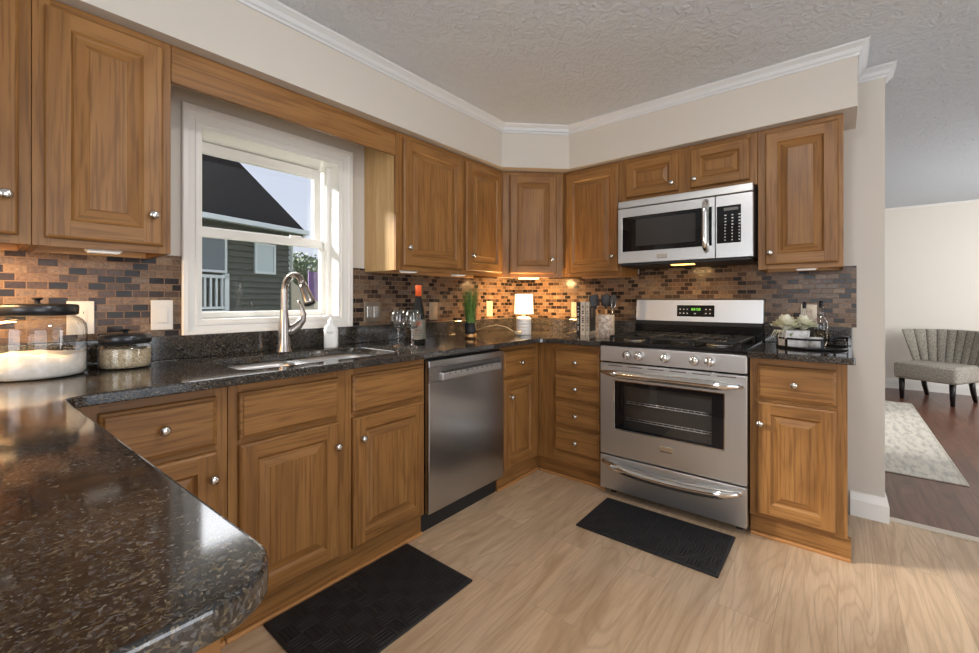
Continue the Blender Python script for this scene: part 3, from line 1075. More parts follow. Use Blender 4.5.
# ------------------------------------------------------------------ countertops
SX0, SX1, SY0, SY1 = -2.425, -1.735, -0.555, -0.190
ct = thing('countertop', 'long speckled brown granite countertop running from peninsula to range', 'countertop')
outer = [(-3.60, -0.012), (-3.60, -1.777)] + arc(-2.908, -1.712, 0.065, -90, 0, 8) + [(-2.880, -0.712)]
outer += arc(-2.840, -0.698, 0.040, 180, 90, 8)
outer += [(-0.725, -0.658)] + arc(-0.725, -0.725, 0.067, 90, 0, 6)
outer += [(-0.658, -1.0605), (-0.012, -1.0605), (-0.012, -0.012)]
holes = [rrect(SX0, -2.105, SY0, SY1, 0.05), rrect(-2.075, SX1, SY0, SY1, 0.06)]
hole1 = [rrect(SX0, SX1, SY0, SY1, 0.055)]
MB().poly(outer, 0.8820, CT, granite, holes=hole1, bev=0.005).build('slab', ct)
b = MB()
b.box(-3.60, -0.036, -0.033, -0.011, CT + 0.0005, 1.011, granite, 0.003)
b.box(-0.033, -0.011, -1.0605, -0.011, CT + 0.0005, 1.011, granite, 0.003)
b.build('upstand', ct)
ct2 = thing('countertop', 'short dark granite countertop right of the range under the tray', 'countertop')
MB().poly([(-0.012, -1.8215), (-0.658, -1.8215)] + arc(-0.648, -2.208, 0.010, 180, 270, 4) + [(-0.012, -2.218)], 0.8820, CT, granite, bev=0.005).build('slab', ct2)
MB().box(-0.033, -0.011, -2.218, -1.8215, CT + 0.0005, 1.011, granite, 0.003).build('upstand', ct2)

# sink
sink = thing('kitchen_sink', 'double bowl stainless sink set below the granite under the window', 'sink')


def bowl(x0, x1):
    b = MB()
    t = bmesh.new()
    rings = []
    for d, z, r in ((-0.018, 0.8812, 0.06), (0.0, 0.8812, 0.05), (0.004, 0.855, 0.05), (0.010, 0.72, 0.05), (0.025, 0.695, 0.05), (0.06, 0.688, 0.04)):
        rings.append([t.verts.new((px, py, z)) for px, py in rrect(x0 + d, x1 - d, SY0 + d, SY1 - d, r)])
    for a, c in zip(rings, rings[1:]):
        k = len(a)
        for i in range(k):
            t.faces.new((a[i], a[(i + 1) % k], c[(i + 1) % k], c[i]))
    t.faces.new(rings[-1])
    bmesh.ops.recalc_face_normals(t, faces=t.faces)
    b._take(t, steel_x, smooth=True)
    o = b.build('bowl', sink)
    MB().lathe([(0.0, 0.6895), (0.02, 0.6895), (0.024, 0.692), (0.042, 0.6925), (0.044, 0.689)], chrome, c=((x0 + x1) / 2, (SY0 + SY1) / 2, 0)).build('drain', o)


bowl(SX0 - 0.004, -2.108); bowl(-2.072, SX1 + 0.004)

# faucet
fx, fy = -2.090, -0.135
fa = thing('kitchen_faucet', 'tall curved brushed nickel pull down faucet behind the sink', 'faucet', (fx, fy, CT))
b = MB()
b.lathe([(0.0, 0.0), (0.034, 0.0), (0.034, 0.006), (0.029, 0.02), (0.0265, 0.07), (0.025, 0.13), (0.020, 0.17), (0.0165, 0.20)], faucet_m, seg=24)
b.build('base', fa)
ux, uy = math.cos(math.radians(-72)), math.sin(math.radians(-72))
pts = []
for i in range(7):
    pts.append((0, 0, 0.17 + 0.115 * i / 6))
R = 0.060
for i in range(1, 15):
    a = PI - (PI * 0.86) * i / 14
    pts.append((ux * (R + R * math.cos(a)), uy * (R + R * math.cos(a)), 0.285 + R * 1.3 * math.sin(a)))
MB().tube(pts, [0.0165] * 7 + [0.0155] * 14, faucet_m, seg=16).build('spout', fa)
e, e2 = Vector(pts[-1]), Vector(pts[-2])
dr = (e - e2).normalized()
b = MB()
b.tube([e - dr * 0.004, e + dr * 0.02, e + dr * 0.05, e + dr * 0.090, e + dr * 0.100], [0.0165, 0.019, 0.022, 0.027, 0.0255], faucet_m, seg=18)
b.tube([e + dr * 0.0995, e + dr * 0.103], [0.021, 0.020], black_matte, seg=18)
b.build('spray_head', fa)
hx, hy = math.cos(math.radians(-12)), math.sin(math.radians(-12))
b = MB()
b.tube([(hx * 0.012, hy * 0.012, 0.085), (hx * 0.035, hy * 0.035, 0.105), (hx * 0.062, hy * 0.062, 0.125), (hx * 0.082, hy * 0.082, 0.150), (hx * 0.086, hy * 0.086, 0.180), (hx * 0.076, hy * 0.076, 0.215), (hx * 0.062, hy * 0.062, 0.245)],
       [0.024, 0.024, 0.021, 0.017, 0.013, 0.009, 0.005], faucet_m, seg=14)
b.build('handle', fa)

# ------------------------------------------------------------------ dishwasher
dx0, dx1 = -1.6135, -1.0125
dw = thing('dishwasher', 'stainless steel dishwasher built in between sink cabinet and corner', 'dishwasher', (dx0, BF, 0))
W = dx1 - dx0
MB().box(0.004, W - 0.004, 0.0, 0.55, 0.10, 0.868, black_matte).build('body', dw)
b = MB()
b.box(0.002, W - 0.002, -0.030, -0.001, 0.108, 0.758, steel_dw, 0.004)
b.box(0.002, W - 0.002, -0.030, -0.001, 0.822, 0.862, steel_dw, 0.004)
b.box(0.002, 0.085, -0.030, -0.001, 0.752, 0.828, steel_dw)
b.box(W - 0.035, W - 0.002, -0.030, -0.001, 0.752, 0.828, steel_dw)
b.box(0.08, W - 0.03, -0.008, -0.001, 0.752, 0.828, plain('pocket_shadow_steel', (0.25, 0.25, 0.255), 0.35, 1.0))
dr_ = b.build('door', dw)
b = MB()
b.box(0.083, W - 0.033, -0.044, -0.020, 0.752, 0.796, steel_x, 0.008, 3)
hd = b.build('handle', dr_)
for k in range(9):
    xx = 0.13 + k * 0.042
    MB().box(xx, xx + (0.02 if k == 3 else 0.009), -0.0445, -0.0435, 0.784, 0.790, black_matte).build('control_mark', dr_)
MB().box(0.004, W - 0.004, 0.03, 0.045, 0.0, 0.10, black_matte).build('toe_kick', dw)

# ------------------------------------------------------------------ range
rw = 0.756
rg = thing('gas_range', 'stainless steel gas range with five knobs and window oven door', 'range', (-0.614, -1.0625, 0), EAST)
# local: x to the south, y into the wall; y = 0 is the front of the body
b = MB()
b.box(0.0, rw, 0.0, 0.575, 0.035, 0.895, black_gloss)
b.box(0.03, 0.06, 0.05, 0.55, 0.0, 0.035, black_matte); b.box(rw - 0.06, rw - 0.03, 0.05, 0.55, 0.0, 0.035, black_matte)
b.build('body', rg)
b = MB()
b.box(-0.0005, rw + 0.0005, -0.035, 0.525, 0.893, 0.918, black_gloss, 0.008, 3)
b.build('cooktop', rg)
# control strip
cp = MB().box(0.0, rw, -0.035, -0.001, 0.800, 0.890, steel_x, 0.004).build('control_panel', rg)
for kx in (0.165, 0.232, 0.373, 0.520, 0.592):
    b = MB()
    M = TR((0, 0, 0), rx=PI / 2)
    b.lathe([(0.026, 0.0), (0.026, 0.004), (0.023, 0.006), (0.0215, 0.022), (0.020, 0.025), (0, 0.0255)], knob_face, seg=26, M=M)
    b.box(-0.005, 0.005, -0.036, -0.020, -0.022, 0.022, knob_face, 0.002)
    b.build('knob', rg, (kx, -0.035, 0.846))
# oven door
od = MB()
wx0, wx1, wz0, wz1 = 0.088, rw - 0.100, 0.412, 0.690
od.box(0.0, wx0, -0.035, -0.001, 0.255, 0.790, steel_x, 0.003); od.box(wx1, rw, -0.035, -0.001, 0.255, 0.790, steel_x, 0.003)
od.box(wx0 - 0.004, wx1 + 0.004, -0.035, -0.001, 0.255, wz0, steel_x, 0.002); od.box(wx0 - 0.004, wx1 + 0.004, -0.035, -0.001, wz1, 0.790, steel_x, 0.002)
od.box(wx0 - 0.001, wx1 + 0.001, -0.006, -0.001, wz0, wz1, oven_dark)
door_o = od.build('oven_door', rg)
b = MB()
ix0, ix1, iz0, iz1 = wx0 + 0.055, wx1 - 0.055, wz0 + 0.012, wz1 - 0.022
b.box(wx0, ix0, -0.034, -0.029, wz0, wz1, black_glass); b.box(ix1, wx1, -0.034, -0.029, wz0, wz1, black_glass)
b.box(ix0, ix1, -0.034, -0.029, wz0, iz0, black_glass); b.box(ix0, ix1, -0.034, -0.029, iz1, wz1, black_glass)
b.build('window_border', door_o)
frame_b = MB()
for a_ in ((wx0 - 0.006, wx1 + 0.006, wz0 - 0.006, wz0), (wx0 - 0.006, wx1 + 0.006, wz1, wz1 + 0.006), (wx0 - 0.006, wx0, wz0, wz1), (wx1, wx1 + 0.006, wz0, wz1)):
    frame_b.box(a_[0], a_[1], -0.037, -0.034, a_[2], a_[3], chrome, 0.001, 1)
frame_b.build('window_trim', door_o)
MB().box(ix0, ix1, -0.033, -0.030, iz0, iz1, pane_glass).build('oven_window', door_o)
for zz, nrod in ((0.470, 9), (0.565, 9)):
    b = MB()
    b.tube([(ix0 + 0.005, -0.012, zz), (ix1 - 0.005, -0.012, zz)], 0.0022, rack_metal, 6)
    b.tube([(ix0 + 0.005, -0.012, zz + 0.012), (ix1 - 0.005, -0.012, zz + 0.012)], 0.0015, rack_metal, 6)
    for k in range(nrod + 5):
        xx = ix0 + 0.02 + k * (ix1 - ix0 - 0.04) / (nrod + 4)
        b.tube([(xx, -0.012, zz + 0.012), (xx, -0.012, zz - 0.002)], 0.0013, rack_metal, 5)
    b.build('oven_rack', door_o)


def bow_handle(parent, x0, x1, z, sag, out, r):
    pts, rs = [], []
    for i in range(25):
        f = i / 24
        q = 1 - (2 * f - 1) ** 2
        pts.append((x0 + (x1 - x0) * f, -0.038 - out * min(1.0, q * 2.2), z - sag * q))
        rs.append(r * (0.45 + 0.55 * min(1, q * 2.0)))
    return MB().tube(pts, rs, chrome, seg=14).build('handle', parent)


bow_handle(door_o, 0.012, rw - 0.016, 0.738, 0.0, 0.040, 0.024)
b = MB()
for k in range(6):
    xx = 0.05 + k * 0.115
    b.box(xx, xx + 0.085, -0.0356, -0.034, 0.776, 0.780, black_matte)
b.build('vent_slot', door_o)
b = MB()
b.box(0.345, 0.415, -0.039, -0.035, 0.333, 0.368, chrome, 0.002)
b.box(0.350, 0.410, -0.0394, -0.0385, 0.337, 0.343, plain('badge_print', (0.18, 0.18, 0.18), 0.4, 0.8))
b.build('badge', door_o)
# storage drawer
sd = MB().box(0.0, rw, -0.035, -0.001, 0.050, 0.246, steel_x, 0.004).build('storage_drawer', rg)
bow_handle(sd, 0.020, rw - 0.024, 0.214, 0.030, 0.034, 0.027)
# backguard
b = MB()
M = TR((0, 0, 0))
b.box(0.0, rw, 0.528, 0.602, 0.90, 1.000, black_gloss, 0.004)
b.box(0.004, rw - 0.004, 0.540, 0.604, 1.0005, 1.0215, black_matte)
b.build('backguard_base', rg)
b = MB()
t = bmesh.new()
prof = [(0.552, 1.018), (0.542, 1.022), (0.552, 1.160), (0.560, 1.168), (0.604, 1.168), (0.604, 1.018)]
vsl = [t.verts.new((0.0, yy, zz)) for yy, zz in prof]; vsr = [t.verts.new((rw, yy, zz)) for yy, zz in prof]
for i in range(len(prof)):
    j = (i + 1) % len(prof)
    t.faces.new((vsl[i], vsl[j], vsr[j], vsr[i]))
t.faces.new(vsl[::-1]); t.faces.new(vsr)
bmesh.ops.recalc_face_normals(t, faces=t.faces)
bmesh.ops.bevel(t, geom=[e for e in t.edges if abs(e.verts[0].co.x - e.verts[1].co.x) < 1e-6], offset=0.004, segments=2, affect='EDGES')
b._take(t, steel_x)
bg = b.build('backguard', rg)
tilt = math.atan2(0.010, 0.138)
Md = TR((0.355, 0.5465, 1.090), rx=-tilt)
b = MB()
b.box(-0.083, 0.141, -0.003, 0.004, -0.037, 0.037, black_glass, 0.003, M=Md)
dp = b.build('display', bg)
b = MB()


def digit(b, cx_, cz_, w_, h_, s_, y_, segs, m, M):
    t_ = s_
    L = {'a': (-w_, w_, h_ - t_, h_ + t_), 'g': (-w_, w_, -t_, t_), 'd': (-w_, w_, -h_ - t_, -h_ + t_),
         'f': (-w_ - t_, -w_ + t_, 0, h_), 'b': (w_ - t_, w_ + t_, 0, h_), 'e': (-w_ - t_, -w_ + t_, -h_, 0), 'c': (w_ - t_, w_ + t_, -h_, 0)}
    for s in segs:
        q = L[s]
        b.box(cx_ + q[0], cx_ + q[1], y_ - 0.0006, y_, cz_ + q[2], cz_ + q[3], m, M=M)


for cx_, sg in ((0.012, 'abcdefg'), (0.025, 'abcdefg'), (0.042, 'abcdef'), (0.055, 'abcdefg')):
    digit(b, cx_, 0.010, 0.004, 0.006, 0.0012, -0.0031, sg, led_green, Md)
b.build('clock_digits', dp)
for cx_ in (-0.062, -0.040, -0.018, 0.092, 0.116):
    for cz_ in (0.010, -0.016):
        MB().box(cx_ - 0.004, cx_ + 0.004, -0.0036, -0.0028, cz_ - 0.003, cz_ + 0.003, key_white, M=Md).build('key', dp)
MB().box(0.022, 0.034, -0.0036, -0.0028, -0.020, -0.014, key_white, M=Md).build('key', dp)
# burners and grates
for bx, by, br_ in ((0.15, 0.12, 0.045), (0.15, 0.385, 0.036), (0.378, 0.26, 0.040), (0.606, 0.12, 0.045), (0.606, 0.385, 0.036)):
    b = MB()
    b.lathe([(br_ * 1.25, 0.0), (br_ * 1.25, 0.006), (br_, 0.010), (br_, 0.016), (br_ * 0.8, 0.020), (0, 0.021)], black_iron, seg=24)
    b.lathe([(br_ * 1.32, 0.0005), (br_ * 1.45, 0.003), (br_ * 1.30, 0.0065)], rack_metal, seg=24)
    b.build('burner', rg, (bx, by, 0.918))
for gx0, gx1 in ((0.035, 0.262), (0.267, 0.489), (0.494, 0.721)):
    b = MB()
    zt = 0.948
    for yy in (0.02, 0.255, 0.485):
        b.box(gx0, gx1, yy, yy + 0.012, zt - 0.012, zt, black_iron, 0.002, 1)
    for xx in (gx0, gx1 - 0.012):
        b.box(xx, xx + 0.012, 0.02, 0.497, zt - 0.012, zt, black_iron, 0.002, 1)
    cx_ = (gx0 + gx1) / 2
    for yy in (0.135, 0.375):
        b.box(gx0, cx_ - 0.03, yy, yy + 0.010, zt - 0.010, zt, black_iron); b.box(cx_ + 0.03, gx1, yy, yy + 0.010, zt - 0.010, zt, black_iron)
        b.box(cx_ - 0.005, cx_ + 0.005, yy - 0.11, yy - 0.03, zt - 0.010, zt, black_iron); b.box(cx_ - 0.005, cx_ + 0.005, yy + 0.04, yy + 0.115, zt - 0.010, zt, black_iron)
    for xx in (gx0, gx1 - 0.014):
        for yy in (0.02, 0.483):
            b.box(xx, xx + 0.014, yy, yy + 0.014, 0.918, zt, black_iron)
    b.build('grate', rg)

# ------------------------------------------------------------------ microwave
mw_w = 0.742
mw = thing('microwave', 'stainless over the range microwave below the short wall cabinet', 'microwave', (-0.368, -1.0680, 0), EAST)
mz0, mz1 = 1.388, 1.790
MB().box(0.0, mw_w, 0.0, 0.356, mz0 + 0.006, mz1 - 0.004, black_matte).build('body', mw)
b = MB()
b.box(0.0, mw_w, -0.030, -0.001, mz1 - 0.048, mz1 - 0.004, steel_x, 0.004)
b.build('top_grille', mw)
ds = 0.560
b = MB()
gx0, gx1, gz0, gz1 = 0.030, ds - 0.055, mz0 + 0.078, mz1 - 0.108
b.box(0.0, gx0, -0.032, -0.001, mz0 + 0.004, mz1 - 0.052, steel_x, 0.003)
b.box(gx0 - 0.003, ds, -0.032, -0.001, mz0 + 0.004, gz0, steel_x, 0.003)
b.box(gx0 - 0.003, ds, -0.032, -0.001, gz1, mz1 - 0.052, steel_x, 0.003)
b.box(gx1 + 0.04, ds, -0.0315, -0.001, gz0, gz1, steel_x)
md = b.build('door', mw)
b = MB()
b.box(gx0, gx1 + 0.04, -0.031, -0.001, gz0 - 0.001, gz1 + 0.001, black_glass)
b.box(gx0 + 0.085, gx1 - 0.045, -0.0316, -0.0309, gz0 + 0.030, gz1 - 0.022, plain('mesh_window_tint', (0.035, 0.032, 0.030), 0.18))
b.build('door_window', md)
pts = []
for i in range(17):
    f = i / 16
    q = 1 - (2 * f - 1) ** 2
    pts.append((ds - 0.040, -0.036 - 0.034 * min(1, 1.9 * q), mz0 + 0.045 + (mz1 - mz0 - 0.115) * f))
MB().tube(pts, [0.013] + [0.021] * 15 + [0.013], chrome, seg=14, flat=0.6).build('handle', md)
b = MB()
b.box(0.245, 0.305, -0.0355, -0.032, mz0 + 0.025, mz0 + 0.050, chrome, 0.002)
b.build('badge', md)
b = MB()
b.box(ds + 0.003, mw_w, -0.030, -0.001, mz0 + 0.004, mz1 - 0.052, steel_x, 0.003)
cp = b.build('control_panel', mw)
b = MB()
b.box(ds + 0.010, mw_w - 0.055, -0.032, -0.029, mz0 + 0.085, mz1 - 0.112, black_glass, 0.001, 1)
kp = b.build('keypad', cp)
b = MB()
for r_ in range(9):
    for c_ in range(3):
        xx = ds + 0.048 + c_ * 0.034
        zz = mz0 + 0.098 + r_ * 0.017
        b.box(xx, xx + (0.009 if r_ > 4 else 0.006), -0.0326, -0.0315, zz, zz + 0.006, key_white)
b.box(ds + 0.045, ds + 0.115, -0.0326, -0.0315, mz1 - 0.140, mz1 - 0.124, plain('dim_display', (0.16, 0.15, 0.14), 0.3))
b.build('key_print', kp)
b = MB()
b.box(0.012, mw_w - 0.012, -0.020, 0.35, mz0 - 0.012, mz0 + 0.006, black_matte, 0.003, 1)
b.build('underside', mw)
MB().box(0.305, 0.430, 0.035, 0.085, mz0 - 0.016, mz0 - 0.0115, light_amber).build('lamp_lens', mw)
lamp('cooktop_lamp', 'AREA', (-0.33, -1.405, mz0 - 0.02), (-0.25, -1.405, 0.9), 1.6, (1.0, 0.62, 0.25), shape='RECTANGLE', size=0.1, size_y=0.05)

# ------------------------------------------------------------------ under cabinet lights
def puck(x, y, rotz, label, lit, w=0.09):
    r = thing('under_cabinet_light', label, 'light', (x, y, UZ0 + 0.022), rotz, 'lights under the wall cabinets')
    MB().box(-w / 2, w / 2, -0.03, 0.03, -0.026, 0.0, white_plastic, 0.004).build('housing', r)
    MB().box(-w / 2 + 0.006, w / 2 - 0.006, -0.024, 0.024, -0.029, -0.0262, light_warm if lit else light_white).build('lens', r)
    return r


puck(-2.745, UF + 0.055, 0, 'white light under the wall cabinet left of the window', False)
puck(-1.425, UF + 0.055, 0, 'white light under the first door right of the window', False)
puck(-1.01, UF + 0.055, 0, 'white light under the second door right of the window', False)
puck(UF + 0.055, -2.03, EAST, 'small light under the wall cabinet right of the microwave', False)
puck(-3.17, UF + 0.12, 0, 'warm glowing light under the leftmost wall cabinet', True, 0.3)
lamp('left_under_cabinet_lamp', 'AREA', (-3.17, UF + 0.12, UZ0 - 0.012), (-3.12, UF + 0.16, 0.9), 11.0, (1.0, 0.60, 0.26), shape='RECTANGLE', size=0.28, size_y=0.05)

cr_ = puck(-0.335, -0.335, -PI / 4, 'warm glowing light under the diagonal corner cabinet', True, 0.16)
cr_.location.z = UZ0 + 0.0245
lamp('corner_under_cabinet_lamp', 'AREA', (-0.335, -0.335, UZ0 - 0.012), (-0.20, -0.20, 0.9), 14.0, (1.0, 0.60, 0.25), shape='RECTANGLE', size=0.15, size_y=0.05)

# ceiling light above the floor, between peninsula and range
cl = thing('ceiling_light', 'round flush ceiling light over the middle of the kitchen', 'light', (-2.0, -1.93, CEIL))
MB().lathe([(0, -0.001), (0.17, -0.001), (0.17, -0.02), (0.15, -0.028), (0, -0.028)], nickel).build('base', cl)
MB().lathe([(0.145, -0.029), (0.14, -0.05), (0.12, -0.075), (0.08, -0.095), (0.0, -0.102)], light_dome).build('shade', cl)

# ------------------------------------------------------------------ switch plates and outlets
def plate(name, label, loc, rotz, w, h, body, insert, kind, cat):
    r = thing(name, label, cat, loc, rotz, 'wall plates on the tile')
    MB().box(-w / 2, w / 2, -0.006, 0.0, -h / 2, h / 2, body, 0.002).build('cover', r)
    if kind == 'rocker1' or kind == 'rocker2':
        offs = (0,) if kind == 'rocker1' else (-0.023, 0.023)
        for o_ in offs:
            MB().box(o_ - 0.0165, o_ + 0.0165, -0.009, -0.0062, -0.033, 0.033, insert, 0.001, 1).build('rocker', r)
    else:
        b = MB()
        b.box(-0.0165, 0.0165, -0.0075, -0.0062, -0.033, 0.033, insert, 0.001, 1)
        for zz in (-0.019, 0.019):
            b.box(-0.008, -0.006, -0.0079, -0.0074, zz - 0.004, zz + 0.004, black_matte)
            b.box(0.006, 0.008, -0.0079, -0.0074, zz - 0.004, zz + 0.004, black_matte)
        b.build('receptacle', r)
    return r


yy = -0.0085
plate('light_switch', 'white rocker switch plate on the tile just left of the window', (-2.532, yy, 1.098), 0, 0.074, 0.122, plate_white, plate_white, 'rocker1', 'switch')
plate('wall_outlet', 'white outlet plate on the tile behind the big flour jar', (-2.775, yy, 1.094), 0, 0.074, 0.122, plate_white, plate_white, 'outlet', 'outlet')
plate('light_switch', 'wide double rocker plate on the tile just right of the window', (-1.510, yy, 1.090), 0, 0.114, 0.120, plate_bronze, nickel, 'rocker2', 'switch')
plate('wall_outlet', 'tan plate on the tile right of the wine bottle', (-1.016, yy, 1.086), 0, 0.074, 0.120, plate_bronze, plate_bronze, 'rocker1', 'outlet')
plate('wall_outlet', 'tan outlet plate on the tile between the potted grass and the lamp', (-0.41, yy, 1.092), 0, 0.072, 0.120, plate_tan, plate_tan, 'outlet', 'outlet')
plate('wall_outlet', 'tan outlet plate on the range wall tile beside the books', (yy, -0.560, 1.085), EAST, 0.072, 0.120, plate_tan, plate_tan, 'outlet', 'outlet')
plate('wall_outlet', 'tan outlet plate on the tile behind the glass bottles', (yy, -2.03, 1.075), EAST, 0.074, 0.122, plate_bronze, plate_tan, 'outlet', 'outlet')

# ------------------------------------------------------------------ jars
def jar(label, loc, r, h, lid_h, fill_h, contents, cname, clabel, cm, knob_h, nk):
    root = thing('glass_jar', label, 'jar', loc)
    b = MB()
    nr = r * nk
    prof = [(0.0, 0.0), (r * 0.93, 0.0), (r * 0.985, 0.008), (r, 0.022), (r, h * 0.74), (r * 0.975, h * 0.84), (r * 0.90, h * 0.91), ((r * 0.90 + nr) / 2, h * 0.955), (nr, h * 0.975), (nr, h)]
    b.lathe(prof, thin_clear, seg=48)
    b.build('glass_body', root)
    b = MB()
    b.lathe([(0, h - 0.004), (nr + 0.004, h - 0.004), (nr + 0.010, h), (nr + 0.010, h + lid_h), (nr + 0.006, h + lid_h + 0.004), (nr * 0.9, h + lid_h + 0.006), (0, h + lid_h + 0.008)], grey_lid, seg=48)
    lid = b.build('lid', root)
    kz = h + lid_h + 0.007
    MB().lathe([(0.008, kz), (0.006, kz + knob_h * 0.4), (0.008, kz + knob_h * 0.6), (0.013, kz + knob_h * 0.75), (0.013, kz + knob_h * 0.95), (0, kz + knob_h)], black_metal, seg=20).build('knob', lid)
    b = MB()
    ri = r - 0.004
    rnd = random.Random(3)
    t = bmesh.new()
    seg, nrg = 48, 9
    rows = [[t.verts.new((0.0, 0.0, fill_h))]]
    for j in range(1, nrg + 1):
        q = j / nrg
        rows.append([t.verts.new((ri * q * math.cos(2 * PI * k / seg), ri * q * math.sin(2 * PI * k / seg), fill_h + (rnd.uniform(-1, 1) * 0.0035 if j < nrg else rnd.uniform(-1, 1) * 0.002) + 0.006 * math.sin(3 * k * 2 * PI / seg + j) * (0.4 + q * 0.4))) for k in range(seg)])
    rows.append([t.verts.new((ri * math.cos(2 * PI * k / seg), ri * math.sin(2 * PI * k / seg), 0.014)) for k in range(seg)])
    rows.append([t.verts.new((ri * 0.94 * math.cos(2 * PI * k / seg), ri * 0.94 * math.sin(2 * PI * k / seg), 0.004)) for k in range(seg)])
    for k in range(seg):
        t.faces.new((rows[0][0], rows[1][k], rows[1][(k + 1) % seg]))
    for a, c in zip(rows[1:], rows[2:]):
        for k in range(seg):
            t.faces.new((a[k], c[k], c[(k + 1) % seg], a[(k + 1) % seg]))
    t.faces.new(rows[-1])
    bmesh.ops.recalc_face_normals(t, faces=t.faces)
    b._take(t, cm, smooth=True)
    tag(b.build(cname, None, loc), clabel, contents, kind='stuff')


jar('large round glass jar of white flour with a dark metal lid at left', (-2.895, -0.170, CT + 0.0005), 0.118, 0.200, 0.027, 0.072, 'flour', 'flour', 'white flour filling the lower part of the big glass jar', flour_m, 0.02, 0.74)
jar('smaller glass jar of rolled oats with a dark lid beside the big jar', (-2.672, -0.150, CT + 0.0005), 0.077, 0.092, 0.025, 0.068, 'oats', 'rolled_oats', 'rolled oats filling the smaller glass jar', oats_m, 0.016, 0.84)

# ------------------------------------------------------------------ soap bottle
sb = thing('soap_bottle', 'white pump soap bottle standing behind the sink', 'bottle', (-1.850, -0.135, CT + 0.0005), math.radians(-40))
sb.scale = (1.18, 1.18, 1.22)
b = MB()
t = bmesh.new()
rings = []
for hw, hd_, z in ((0.026, 0.018, 0.0), (0.029, 0.021, 0.004), (0.029, 0.021, 0.075), (0.026, 0.019, 0.090), (0.014, 0.013, 0.100), (0.012, 0.012, 0.105)):
    rings.append([t.verts.new((px, py, z)) for px, py in rrect(-hw, hw, -hd_, hd_, min(hw, hd_) * 0.75, 4)])
for a, c in zip(rings, rings[1:]):
    for i in range(len(a)):
        t.faces.new((a[i], a[(i + 1) % len(a)], c[(i + 1) % len(a)], c[i]))
t.faces.new(rings[0][::-1]); t.faces.new(rings[-1])
bmesh.ops.recalc_face_normals(t, faces=t.faces)
b._take(t, white_plastic, smooth=True)
b.build('bottle_body', sb)
b = MB()
b.lathe([(0.013, 0.104), (0.013, 0.118), (0.005, 0.120), (0.005, 0.130), (0.009, 0.131), (0.009, 0.137), (0, 0.138)], white_plastic, seg=16)
b.tube([(0, 0, 0.134), (-0.012, -0.010, 0.135), (-0.024, -0.018, 0.131)], [0.005, 0.0045, 0.0035], white_plastic, 8)
b.build('pump', sb)
b = MB()
b.box(-0.014, 0.014, -0.0216, -0.0208, 0.066, 0.069, plain('soap_print', (0.35, 0.35, 0.35), 0.6)); b.box(-0.010, 0.010, -0.0216, -0.0208, 0.060, 0.062, MATS['soap_print'])
b.build('label_print', sb)

# ------------------------------------------------------------------ wine glasses and bottle
def wine_glass(label, loc):
    r = thing('wine_glass', label, 'glass', loc, 0, 'wine glasses by the bottle')
    MB().lathe([(0.030, 0.105), (0.036, 0.118), (0.0385, 0.135), (0.037, 0.160), (0.032, 0.195), (0.0315, 0.195), (0.0362, 0.160), (0.0375, 0.135), (0.035, 0.119), (0.026, 0.106), (0.012, 0.097), (0.0, 0.094)], thin_clear, seg=28).build('bowl', r)
    MB().lathe([(0.0, 0.0935), (0.010, 0.096), (0.006, 0.088), (0.004, 0.075), (0.0036, 0.03), (0.006, 0.012), (0.012, 0.007), (0.034, 0.002), (0.034, 0.0), (0, 0.0)], clear_glass, seg=28).build('stem', r)
    MB().lathe([(0.0102, 0.0962), (0.020, 0.1005), (0.0295, 0.1055), (0.0300, 0.1045), (0.020, 0.0990), (0.0102, 0.0950)], thin_clear, seg=28).build('bowl_base', r)
    return r


wine_glass('wine glass farther from the wine bottle, nearer the soap', (-1.575, -0.335, CT + 0.0005))
wine_glass('wine glass directly in front of the wine bottle', (-1.555, -0.425, CT + 0.0005))
wb = thing('wine_bottle', 'dark wine bottle with orange capsule and cream label beside glasses', 'bottle', (-1.455, -0.360, CT + 0.0005), math.radians(-42))
MB().lathe([(0, 0.0), (0.036, 0.0), (0.0385, 0.005), (0.0385, 0.150), (0.035, 0.175), (0.027, 0.215), (0.019, 0.250), (0.0155, 0.270), (0.0150, 0.325), (0, 0.325)], bottle_glass, seg=32).build('bottle_body', wb)
MB().lathe([(0.0155, 0.268), (0.0165, 0.268), (0.0165, 0.326), (0.0155, 0.329), (0, 0.3295)], orange_foil, seg=24).build('capsule', wb)


def cyl_patch(b, r, a0, a1, z0, z1, m, n=16):
    b.grid(lambda u, v: (r * math.cos(math.radians(a0 + (a1 - a0) * u)), r * math.sin(math.radians(a0 + (a1 - a0) * u)), z0 + (z1 - z0) * v), n, 1, m, thick=0.0003)


b = MB()
cyl_patch(b, 0.0390, -175, -5, 0.032, 0.138, paper_label, 20)
lb = b.build('label', wb)
b = MB()
t = [(0.011 * math.cos(2 * PI * k / 18), 0.011 * math.sin(2 * PI * k / 18)) for k in range(18)]
for k in range(18):
    a_ = -90 + 17 * math.cos(2 * PI * k / 18)
    z_ = 0.118 + 0.011 * math.sin(2 * PI * k / 18)
    b.tube([(0.0394 * math.cos(math.radians(a_)), 0.0394 * math.sin(math.radians(a_)), z_ - 0.002), (0.0394 * math.cos(math.radians(a_)), 0.0394 * math.sin(math.radians(a_)), z_ + 0.002)], 0.0014, orange_foil, 6)
cyl_patch(b, 0.0396, -98, -82, 0.113, 0.123, orange_foil, 4)
for z_, wd in ((0.082, 30), (0.076, 24), (0.064, 32), (0.052, 26)):
    a_ = -90 - wd
    k = 0
    while a_ < -90 + wd:
        cyl_patch(b, 0.0395, a_, a_ + 5, z_, z_ + 0.0028, red_ink if z_ > 0.06 else MATS['soap_print'], 2)
        a_ += 7.5
b.build('label_print', lb)

